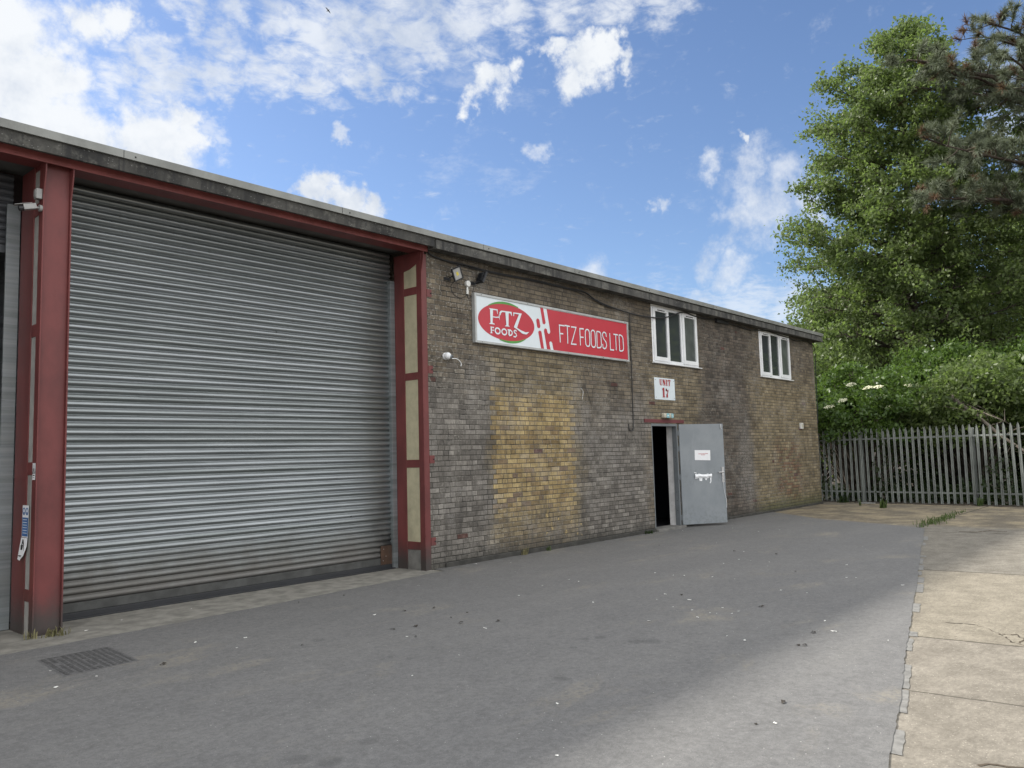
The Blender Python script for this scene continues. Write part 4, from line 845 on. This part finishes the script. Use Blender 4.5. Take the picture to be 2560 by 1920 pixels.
for z,da,L,lift,r in ((11.4,.0,7.5,.58,.15),(11.9,-.22,6.6,.50,.12),(10.8,.20,7.2,.44,.12),(12.6,-.45,6.4,.42,.11),(12.4,.45,6.2,.40,.10),(10.0,-.10,7.6,.32,.12),(9.6,.14,7.9,.22,.11),(9.3,-.28,7.0,.16,.11),(9.0,.02,8.0,.12,.12),(13.4,.1,5.6,.5,.10),(14.3,-.3,4.8,.45,.09),(15.2,.3,4.2,.4,.09),(11.3,.7,6.,.3,.10),(13.2,-.75,4.8,.35,.09)): plimb(z,toward+da,L,lift,r)
for i in range(11): plimb(8+i*.68,i*2.4+1.,g.uniform(2.6,4.6)*(1.15-i/30),g.uniform(-.05,.3),.08)
b.build('trunk',M['pinebark'],Pn,smooth=True)
def needles(name,T_,seed,mat,n,L,parent):
    gg=np.random.default_rng(seed); Vs=[]
    for c,d,s in T_:
        c=np.array(c);d=np.array(d); k=n
        w=unit(d*gg.uniform(.05,1.3,(k,1))+gg.normal(size=(k,3))*.62); st=c-d*gg.uniform(0,.24,(k,1)); l=L*s*gg.uniform(.7,1.15,(k,1)); sd=unit(np.cross(w,gg.normal(size=(k,3))))*.0105
        Vs.append(np.stack([st-sd,st+sd,st+w*l],1).reshape(-1,3))
    V=np.concatenate(Vs); return np_mesh(name,V,np.arange(len(V)).reshape(-1,3),mat,parent)
green=[t for t in tufts if g.random()>.14]; brown=[t for t in tufts if t not in green]
needles('needles',green,3,M['pine'],110,.32,Pn); o=needles('brown_needles',brown,4,M['pinebrown'],80,.26,Pn); o['label']='dry brown needle clusters'

# spruce tip at the frame edge
Sp=thing('young_conifer','small conifer with pale yellow-green shoots at the right edge, behind the fence','tree',(17.3,-6.05,-.05))
b=MB(); b.tube([(0,0,0),(.05,.02,3),(0,0,6.2)],[.09,.06,.015],7); tf=[]
for i in range(70):
    z=.9+5.1*i/70; a=i*2.4; L=(1.5*(1-z/6.6)+.12)*g.uniform(.8,1.2); e=Vector((math.cos(a)*L,math.sin(a)*L,-.10*L)); p=Vector((0,0,z)); b.tube([p,p+e*.6+Vector((0,0,-.05)),p+e+Vector((0,0,.10*L))],[.018,.012,.006],4,cap=False)
    for k in range(9): t=g.uniform(.3,1.05); tf.append((p+e*t+Vector((g.uniform(-.16,.16),g.uniform(-.16,.16),g.uniform(-.12,.1))),(e.normalized()+Vector((g.uniform(-.5,.5),g.uniform(-.5,.5),.2))).normalized(),1.))
b.build('trunk',M['bark'],Sp); needles('needles',tf,9,M['spruce'],26,.14,Sp)

# bushes leaning on the fence
def bush(name,lab,cat,loc,H,rx,ry,n,per,mat,size,seed,group=None,zmin=.15,sig=.16,asp=.5):
    B_=thing(name,lab,cat,loc,group); g=random.Random(seed); ng=np.random.default_rng(seed); b=MB(); C=[]; lumps=[]
    for i in range(26):
        a=g.uniform(0,6.283); rr=g.random()**.5; zz=g.uniform(zmin,1.); env=.55+.45*math.sin(math.pi*min(1,.2+zz*.7))
        lumps.append((Vector((rx*rr*env*math.cos(a),ry*rr*env*math.sin(a),H*zz*(1-.22*rr))),g.uniform(.30,.75)*min(rx,ry)*.55))
    for i in range(n):
        c,r=lumps[g.randrange(len(lumps))]; d=Vector((g.gauss(0,1),g.gauss(0,1),g.gauss(.25,.8))).normalized(); p=c+d*r*g.uniform(.55,1.12)
        if p.z<.1: continue
        k=int(per*g.uniform(.4,1.6)); q=Vector((d.x,d.y,-.35))*g.uniform(.05,.45)
        w=ng.random((k,1)); C.append(np.array(p)+w*np.array(q)+ng.normal(size=(k,3))*np.array([sig,sig,sig*.55]))
        if i%6==0:
            o=Vector((g.uniform(-.35,.35),g.uniform(-.35,.35),0)); b.tube([o,o.lerp(p,.5)+Vector((g.uniform(-.2,.2),g.uniform(-.2,.2),.25)),p],[.028,.018,.006],4,cap=False)
    b.build('stems',M['bark'],B_); leaves('foliage',np.concatenate(C),size,seed,mat,B_,asp); return B_
eb=bush('elder_bush','elder bush with flat cream flower heads overhanging the fence by the building','shrub',(17.3,-.2,-.05),3.9,1.9,2.3,950,26,M['elder'],.13,31,zmin=.60,sig=.13)
gf=random.Random(8)
for (x,y,z) in ((15.45,-.74,3.3),(15.78,-1.08,3.2),(16.0,-1.3,3.22),(16.03,-1.34,2.95),(15.35,-.53,2.86),(15.1,-.22,2.69),(16.2,-1.48,2.66),(16.52,-1.93,3.23)):
    q=MB(); n0=Vector((-.45,.05,.9)).normalized(); a1=n0.cross(Vector((0,1,0))).normalized(); a2=n0.cross(a1)
    for k in range(60):
        a=gf.uniform(0,6.283); r=.115*math.sqrt(gf.random()); c=Vector((x-17.3,y+.2,z+.05))+a1*r*math.cos(a)+a2*r*math.sin(a)*1.25+n0*(gf.uniform(-.012,.012)-r*r*1.5); s=.018
        q.poly([c+a1*s*math.cos(w)+a2*s*math.sin(w)+n0*gf.uniform(-.006,.006) for w in (0,1.25,2.5,3.77,5.03)])
    q.build('flower_head',M['flower'],eb)
bush('bush','broad bright-leaved bush behind the middle of the fence','shrub',(19.0,-2.9,-.05),4.3,2.1,2.1,1000,26,M['leaf'],.14,32,zmin=.50,sig=.14)
bush('bush','bush behind the fence in front of the young conifer','shrub',(19.8,-6.0,-.05),3.8,2.1,2.1,800,26,M['elder'],.135,33,zmin=.5,sig=.15)
bush('bush','tall leafy bush filling the gap between the building corner and the big tree','shrub',(20.8,2.6,-.05),5.6,2.5,2.5,1200,28,M['leaf'],.14,34,zmin=.25,sig=.17)
bush('bush','dark bush at the foot of the tall tree','shrub',(22.6,-1.2,-.05),5.6,2.6,3.0,1300,28,M['elder'],.14,35,zmin=.15,sig=.17)
bush('bush','dark bush at the foot of the pine','shrub',(24.2,-6.2,-.05),5.8,2.8,3.2,1300,28,M['elder'],.14,36,zmin=.15,sig=.17)
# brambles and ivy on the ground behind the pales: one uncountable mass
g=np.random.default_rng(77); C=[]
for i in range(900):
    s=g.uniform(-1,10.5); n=g.uniform(.35,5.5); h=(.25+.9*g.random()**1.3)*(.35+.18*n)*(1 if s<5 else .75)
    c=np.array([15.85+fd.x*s+fn.x*n,.38+fd.y*s+fn.y*n,h*g.random()]); C.append(c+g.normal(size=(22,3))*np.array([.16,.16,.10]))
u=leaves('undergrowth',np.concatenate(C),.10,78,M['bramble'],None,.7); tag(u,None,kind='stuff')
# climbers on the pales
g=random.Random(5)
for i,(s,z0,lab) in enumerate(((.05,.1,'ivy strand climbing the first pales beside the building'),(1.75,.1,'thin climber twined up the fence right of the first post'),(4.75,.05,'straggly climber at the fence foot towards the right'))):
    V=thing('climbing_plant',lab,'plant',(15.85+fd.x*s,.38+fd.y*s,0)); b=MB(); C=[]; ng=np.random.default_rng(40+i)
    for k in range(5):
        P=[Vector((fn.x*.07,fn.y*.07,z0))]; h=g.uniform(.7,1.9)
        for j in range(7): P.append(Vector((fn.x*.06+fd.x*g.uniform(-.18,.18)*(1+k*.3),fn.y*.06+fd.y*g.uniform(-.18,.18)*(1+k*.3),z0+h*(j+1)/7)))
        b.tube(P,.005,4)
        for p in P[1:]: C.append(np.array(p)+ng.normal(size=(7,3))*.06)
    b.build('stems',M['deadwood'],V); leaves('foliage',np.concatenate(C),.08,50+i,M['bramble'],V,.7)
# dead branches
def branch(lab,pts,r,seed):
    g=random.Random(seed); q=MB(); P=[Vector(p) for p in pts]; q.tube(P,[r*(1-.7*i/(len(P)-1)) for i in range(len(P))],6)
    for i in range(14):
        s=P[g.randint(1,len(P)-1)]; e=Vector((g.uniform(-1,1),g.uniform(-1,1),g.uniform(-.9,.6))); q.tube([s,s+e*.35+Vector((0,0,.05)),s+e*.7],[r*.3,r*.18,.003],4,cap=False)
    return tag(q.build('dead_branch',M['deadwood']),lab,'branch')
branch('leaning dead trunk with bare twigs behind the right part of the fence',[(17.2,-2.8,2.9),(16.9,-3.5,2.3),(16.7,-4.1,1.7),(16.6,-4.9,1.05),(16.5,-5.8,.3)],.06,1)
branch('thin dead bough arching over the fence near the conifer',[(18.,-2.4,3.2),(17.3,-3.1,2.7),(16.9,-3.7,2.35),(16.6,-4.2,2.1)],.03,2)
# weeds and grass
def tuft(name,lab,loc,n,h,mat,seed,spread=.08,cat='weed',wid=.006):
    g=random.Random(seed); q=MB(); q.recalc=False
    for i in range(n):
        a=g.uniform(0,6.283); p=Vector((g.gauss(0,spread),g.gauss(0,spread*.6),0)); d=Vector((math.cos(a),math.sin(a),0)); hh=h*g.uniform(.45,1.15); s=Vector((-d.y,d.x,0))*wid*g.uniform(.6,1.3); o=d*hh*g.uniform(.15,.7)
        m=p+o*.4+Vector((0,0,hh*.65)); e=p+o+Vector((0,0,hh*g.uniform(.7,1)))
        q.add([p-s,p+s,m+s*.7,m-s*.7,e],[(0,1,2,3),(3,2,4)])
    o=q.build(name,mat); o.location=loc; return tag(o,lab,cat)
tuft('grass_tuft','tuft of dry and green grass at the foot of the near maroon column',(-4.80,-.09,.004),60,.085,M['drygrass'],1,.05)
tuft('grass_tuft','sparse weed tuft in the corner of the near column and the apron',(-4.98,-.05,.004),16,.10,M['drygrass'],2,.02)
tuft('grass_tuft','small dry weed at the wall foot under the yellow brick patch',(1.95,-.07,.006),34,.12,M['drygrass'],3,.035)
tuft('grass_tuft','green weed at the wall foot right of the yellow brick patch',(2.55,-.06,.006),20,.10,M['grassm'],4,.03)
tuft('grass_tuft','mossy green weeds at the wall foot left of the doorway',(5.6,-.06,.006),90,.075,M['bramble'],5,.07)
tuft('dandelion','upright green weed in the concrete before the fence',(13.55,-1.95,.002),26,.26,M['grassm'],6,.05,'weed',.02)
tuft('grass_tuft','small pale weed left of the upright weed by the fence',(14.3,-1.15,.002),18,.18,M['grassm'],7,.02,'weed',.010)
tuft('grass_tuft','leafy weeds at the fence foot beside the building corner',(15.35,-.35,.002),46,.24,M['bramble'],8,.07,'weed',.02)
tuft('grass_tuft','yellow-green weed at the fence foot towards the right',(15.02,-3.8,.002),40,.22,M['grassm'],9,.06,'weed',.014)
q=MB(); q.recalc=False; g=random.Random(15)
for i in range(520):
    x=g.uniform(8.75,13.0); w=.03+.07*math.exp(-((x-10.2)/1.1)**2)
    if g.random()>math.exp(-((x-10.3)/1.35)**2)*.95+.10: continue
    p=Vector((x,-4.0+.13*(x-8.7)/4.3+g.gauss(0,w),.002)); a=g.uniform(0,6.283); h=g.uniform(.03,.11); d=Vector((math.cos(a),math.sin(a),0)); s=Vector((-d.y,d.x,0))*.007; o=d*h*.7
    q.add([p-s,p+s,p+o*.5+s*.7+Vector((0,0,h*.7)),p+o*.5-s*.7+Vector((0,0,h*.7)),p+o+Vector((0,0,h))],[(0,1,2,3),(3,2,4)])
tag(q.build('grass',M['grassm']),None,kind='stuff')

# ------------------------------------------------------------------ litter on the yard
WH=[(-0.58,-4.35),(-0.86,-4.56),(3.0,-3.13),(2.95,-3.33),(2.53,-3.13),(2.96,-3.59),(0.92,-4.61),(0.91,-4.9),(2.19,-4.99),(3.17,-4.55),(2.13,-4.9),(1.31,-3.21),(1.27,-3.08),(1.32,-2.79),(-0.27,-3.77),(-0.54,-4.12),(-0.12,-4.07),(0.04,-3.69),(-0.6,-4.55),(-0.32,-4.54),(-0.53,-4.74),(-0.39,-4.74),(-0.6,-4.62),(1.38,-3.56),(1.38,-3.85),(3.84,-2.81),(4.74,-1.9),(6.77,-1.73),(7.24,-1.94),(5.31,-4.07),(4.97,-4.22),(-1.47,-5.31),(-0.39,-5.56),(-1.4,-5.12),(-0.76,-5.77),(-0.84,-6.22),(-1.25,-4.28),(6.3,-0.4),(7.2,-1.0),(-3.22,-6.31),(2.59,-3.73),(1.9,-5.58),(1.14,-0.49),(0.78,-0.14),(0.47,-1.16),(-0.87,-2.38),(-0.21,-2.18),(0.32,-2.17),(0.25,-2.37),(-0.77,-3.31),(-2.49,-1.88),(-2.95,-2.89),(-3.15,-3.73),(-3.66,-5.1),(-2.32,-3.23),(-4.34,-5.63),(-1.0,-0.88),(-3.76,-3.87),(-4.1,0.11),(-4.53,-0.13),(-4.16,-1.51),(-3.8,-1.71),(-4.05,-2.0),(-5.15,-1.95),(-5.45,-2.02),(-5.3,-1.48),(-3.38,0.09)]
DK=[(-1.9,-2.11),(-2.15,-2.62),(-2.28,-2.88),(-2.18,-1.98),(-1.89,-2.58),(-2.62,-2.64),(-2.83,-2.56),(0.47,-1.07),(-3.68,-2.4),(-2.5,-0.6),(-1.95,-0.67),(-2.91,-2.96),(-2.03,-3.12),(3.98,-1.26),(3.82,-2.67),(3.78,-3.35),(-0.9,-5.65),(-1.37,-5.76),(-2.84,-6.2),(-3.3,-6.23),(0.09,-3.86),(-0.08,-4.83),(2.3,-4.22),(-1.4,-5.72),(-4.69,-2.03)]
def scrap_proto(name,mat,seed,s,hh):
    g=random.Random(seed); q=MB(); n=7; ring_=[]
    for k in range(n): a=2*math.pi*k/n; r=s*g.uniform(.55,1.1); ring_.append((r*math.cos(a)*1.5,r*math.sin(a)*.75,g.uniform(.001,hh)))
    q.add(ring_+[(0,0,hh*.7)],[(k,(k+1)%n,n) for k in range(n)]); return q.build(name,mat)
g=random.Random(9)
def scatter(pts,proto,lab,cat,group,lo,hi):
    for i,(x,y) in enumerate(pts):
        o=proto[i%len(proto)] if i<len(proto) else proto[i%len(proto)].copy()
        if i>=len(proto): COL.objects.link(o)
        o.location=(x,y,.009 if y>ytar(x) and x<11 else .002); o.rotation_euler=(0,0,g.uniform(0,6.28)); s=g.uniform(lo,hi); o.scale=(s,s,s); tag(o,lab,cat,group)
scatter(WH,[scrap_proto('litter_scrap',M['scrap'],k,.020,.010) for k in range(4)],'tiny pale scrap of litter on the worn grey tarmac','litter','pale scraps on the tarmac',.35,.95)
scatter(DK,[scrap_proto('dead_leaf',M['leafdead'],30+k,.030,.022) for k in range(3)],'small dark dead leaf or clod on the worn grey tarmac','leaf','dark leaves on the tarmac',.4,1.0)
q=MB(); q.tube([(8.6,-5.45,.006),(8.45,-5.2,.02),(8.2,-5.05,.012),(8.1,-4.8,.02)],[.004,.008,.007,.003],5); tag(q.build('twig',M['deadwood']),'thin dry twig lying on the far concrete slab','twig')
q=MB(); g=random.Random(3); vs=[]
for j in range(4):
    for i in range(7): vs.append((14.85-.045*j+g.uniform(-.02,.02),-.95-.075*i+g.uniform(-.02,.02),.02+.05*g.random()*(1 if 0<j<3 else .2)))
q.add(vs,[(j*7+i,j*7+i+1,(j+1)*7+i+1,(j+1)*7+i) for j in range(3) for i in range(6)]); tag(q.build('crumpled_sheet',M['concrete']),'crumpled grey sheet of litter at the fence foot near the building corner','litter')
# gull high over the roof
Bd=thing('bird','small dark bird gliding against the cloud above the roof','bird',(26.88,39.14,35.19))
q=MB(); q.ball((0,0,0),.05,10,8,0,(1.,2.1,.9)); q.tube([(0,.09,0),(0,.2,0)],[.03,.012],6); q.tube([(0,-.08,.01),(0,-.14,.015)],[.03,.022],6); q.build('body',M['black'],Bd,smooth=True)
rr=Vector((.66,-.75,-.03)); uu=Vector((-.05,-.08,1))
for sgn in(-1,1):
    q=MB(); w=(rr*.62-uu*.78)*sgn; q.prism([tuple(w*.03+Vector((.0,.05,0))),tuple(w*.17+Vector((0,.06,.02))+uu*.02),tuple(w*.31+uu*.0),tuple(w*.18-Vector((0,.05,0))+uu*.02),tuple(w*.03-Vector((0,.07,0)))],(0,0,.008)); q.build('wing',M['black'],Bd)

# ------------------------------------------------------------------ sky, sun
SUN_EL,SUN_AZ=R(38.7),R(-20)     # azimuth from +Y, towards -X
w=bpy.data.worlds.new('World'); scene.world=w; w.use_nodes=True
t=NT('',w); D=t.vm('NORMALIZE',t.n('ShaderNodeTexCoord').outputs['Generated'])
sky=t.n('ShaderNodeTexSky'); sky.sky_type='NISHITA'; sky.sun_disc=False; sky.sun_elevation=SUN_EL; sky.sun_rotation=SUN_AZ; sky.altitude=60; sky.air_density=1.; sky.dust_density=.6; sky.ozone_density=1.6
BIG=[(0.218,0.858,0.465,0.052),(0.241,0.866,0.437,0.055),(0.264,0.889,0.374,0.07),(0.311,0.883,0.353,0.051),(0.296,0.866,0.403,0.038),(0.39,0.851,0.353,0.045),(0.413,0.835,0.364,0.024),(0.314,0.832,0.457,0.029),(0.34,0.819,0.463,0.024),(0.186,0.901,0.392,0.096),(0.21,0.928,0.308,0.086)]
BAND=[(0.358,0.839,0.411,0.029),(0.394,0.823,0.409,0.034),(0.439,0.795,0.417,0.03),(0.476,0.757,0.447,0.044),(0.515,0.745,0.424,0.031),(0.527,0.702,0.479,0.058),(0.579,0.66,0.479,0.06),(0.628,0.613,0.488,0.046),(0.663,0.563,0.505,0.036),(0.698,0.515,0.505,0.036),(0.727,0.470,0.503,0.036),(0.752,0.428,0.501,0.035),(0.557,0.705,0.439,0.026),(0.43,0.779,0.456,0.031),(0.391,0.783,0.485,0.022),(0.378,0.818,0.433,0.026),(0.469,0.731,0.495,0.027),(0.422,0.764,0.488,0.019),(0.56,0.636,0.531,0.062),(0.636,0.556,0.536,0.064)]
CUM=[(0.669,0.605,0.432,0.027),(0.667,0.62,0.412,0.018),(0.682,0.585,0.439,0.02),(0.702,0.541,0.463,0.018),(0.727,0.522,0.446,0.029),(0.753,0.485,0.444,0.02),(0.739,0.497,0.455,0.018),(0.549,0.772,0.322,0.02),(0.574,0.76,0.305,0.027),(0.599,0.745,0.295,0.021),(0.853,0.385,0.353,0.009)]
SOFT=[(0.59,0.688,0.421,0.014),(0.732,0.574,0.366,0.015),(0.547,0.745,0.382,0.010),(0.823,0.481,0.301,0.012),(0.864,0.387,0.322,0.028),(0.881,0.377,0.285,0.045),(0.884,0.348,0.312,0.032),(0.85,0.418,0.321,0.019),(0.874,0.404,0.27,0.028),(0.908,0.318,0.273,0.032),(0.87,0.435,0.232,0.024),(0.884,0.412,0.22,0.026),(0.796,0.565,0.218,0.024)]
THIN=[(0.899,0.402,0.173,0.042),(0.921,0.353,0.163,0.036),(0.878,0.442,0.185,0.028),(0.919,0.142,0.368,0.036),(0.938,0.138,0.318,0.028),(0.849,0.518,0.103,0.096),(0.928,0.359,0.103,0.067),(0.442,0.817,0.372,0.016)]
def warp(amt,sc,det):
    n=t.noise(D,sc,det,.62,0,1); return t.vm('SCALE',t.vm('SUBTRACT',n,(.5,.5,.5)),None,amt)
Wd=t.vm('ADD',D,t.vm('ADD',warp(.095,9,5),warp(.05,30,6)))
def field(lst):
    f=None
    for x,y,z,r in lst:
        k=t.mr(t.vm('DISTANCE',Wd,(x,y,z)),r*.1,r*1.75,1.,0.); f=k if f is None else t.math('MAXIMUM',f,k)
    return f
fb=t.noise(D,24,7,.66); flat_=t.vm('DIVIDE',D,t.comb(t.add(t.xyz(D)[2],.12),t.add(t.xyz(D)[2],.12),1.)); fbn=t.noise(flat_,17,6,.62,.3)
def dens(lst,lo,hi,tex,k): return t.mr(t.add(field(lst),t.mul(t.sub(tex,.5),k)),lo,hi)
big=t.mul(dens(BIG,.12,.85,fb,1.5),.97); band=t.mul(dens(BAND,.18,1.25,fbn,2.4),.80); cum=t.mul(dens(CUM,.26,.95,fb,1.7),.97); thin=t.math('MAXIMUM',t.mul(dens(THIN,.2,1.15,fbn,1.6),.55),t.mul(dens(SOFT,.25,1.3,fb,1.7),.74))
dx,dy,dz=t.xyz(D)
wisps=t.mul(t.mr(t.noise(t.vm('MULTIPLY',D,(1,1,2.2)),7,6,.7),.56,.78),t.mul(.30,t.mr(dz,.0,.12)))
# unseen cumulus behind and above the camera, added bright to fill the shaded front
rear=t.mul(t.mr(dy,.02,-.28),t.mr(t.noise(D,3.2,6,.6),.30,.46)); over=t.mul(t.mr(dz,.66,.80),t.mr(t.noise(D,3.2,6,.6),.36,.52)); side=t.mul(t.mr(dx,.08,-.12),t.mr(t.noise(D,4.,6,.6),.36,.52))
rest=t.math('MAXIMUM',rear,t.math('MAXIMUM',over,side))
front=t.math('MAXIMUM',t.math('MAXIMUM',big,band),t.math('MAXIMUM',cum,t.math('MAXIMUM',thin,wisps)))
shade=t.mr(t.add(t.mul(t.noise(t.vm('ADD',D,(.02,-.03,.035)),9,5,.6),.7),t.mul(fb,.3)),.34,.60)
ccol=t.mix(shade,(4.6,5.1,5.9),(7.0,7.2,7.4))
SK=t.vm('MULTIPLY',sky.outputs[0],(SKY_TINT))
base=t.mix(front,SK,ccol)
rcol=t.mix(t.mr(t.noise(D,5,5,.6),.3,.65),(REAR_FILL*.62,REAR_FILL*.66,REAR_FILL*.72),(REAR_FILL,REAR_FILL*.99,REAR_FILL*.965))
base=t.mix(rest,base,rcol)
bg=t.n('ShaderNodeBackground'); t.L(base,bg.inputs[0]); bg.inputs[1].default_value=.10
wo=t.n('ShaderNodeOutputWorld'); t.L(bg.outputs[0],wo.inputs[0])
ld=bpy.data.lights.new('sun','SUN'); ld.energy=SUN_E; ld.angle=R(3.); ld.color=(1,.955,.88)
lo=bpy.data.objects.new('sun',ld); COL.objects.link(lo)
sd=Vector((math.sin(SUN_AZ)*math.cos(SUN_EL),math.cos(SUN_AZ)*math.cos(SUN_EL),math.sin(SUN_EL))); lo.rotation_euler=sd.to_track_quat('Z','Y').to_euler(); lo.location=(-8,20,30)

# ------------------------------------------------------------------ put each thing's origin at its base
bpy.context.view_layer.update()
def subtree(o):
    r=[o]
    for c in o.children: r+=subtree(c)
    return r
for o in [o for o in COL.objects if o.parent is None and o.type in('EMPTY','MESH') and o.location.length<1e-6 and o.get('kind')!='structure']:
    P=[m.matrix_world@Vector(c) for m in subtree(o) if m.type=='MESH' for c in m.bound_box]
    if not P: continue
    a=Vector((min(p.x for p in P),min(p.y for p in P),min(p.z for p in P))); z=Vector((max(p.x for p in P),max(p.y for p in P),0)); base_=Vector(((a.x+z.x)/2,(a.y+z.y)/2,a.z))
    if o.name.startswith('industrial_unit'): base_=Vector((2.3,0,0))
    if o.type=='EMPTY':
        for c in o.children: c.location=c.location-base_
    else: o.data.transform(Matrix.Translation(-base_))
    o.location=base_
scene.view_settings.view_transform='Standard'; scene.view_settings.look='None'; scene.view_settings.gamma=1; scene.view_settings.exposure=EXPO
scene.render.engine='CYCLES'; scene.cycles.use_denoising=True
try: scene.cycles.denoiser='OPENIMAGEDENOISE'
except Exception: pass
scene.cycles.max_bounces=6; scene.cycles.diffuse_bounces=4; scene.cycles.glossy_bounces=3; scene.cycles.transmission_bounces=3; scene.cycles.sample_clamp_indirect=6
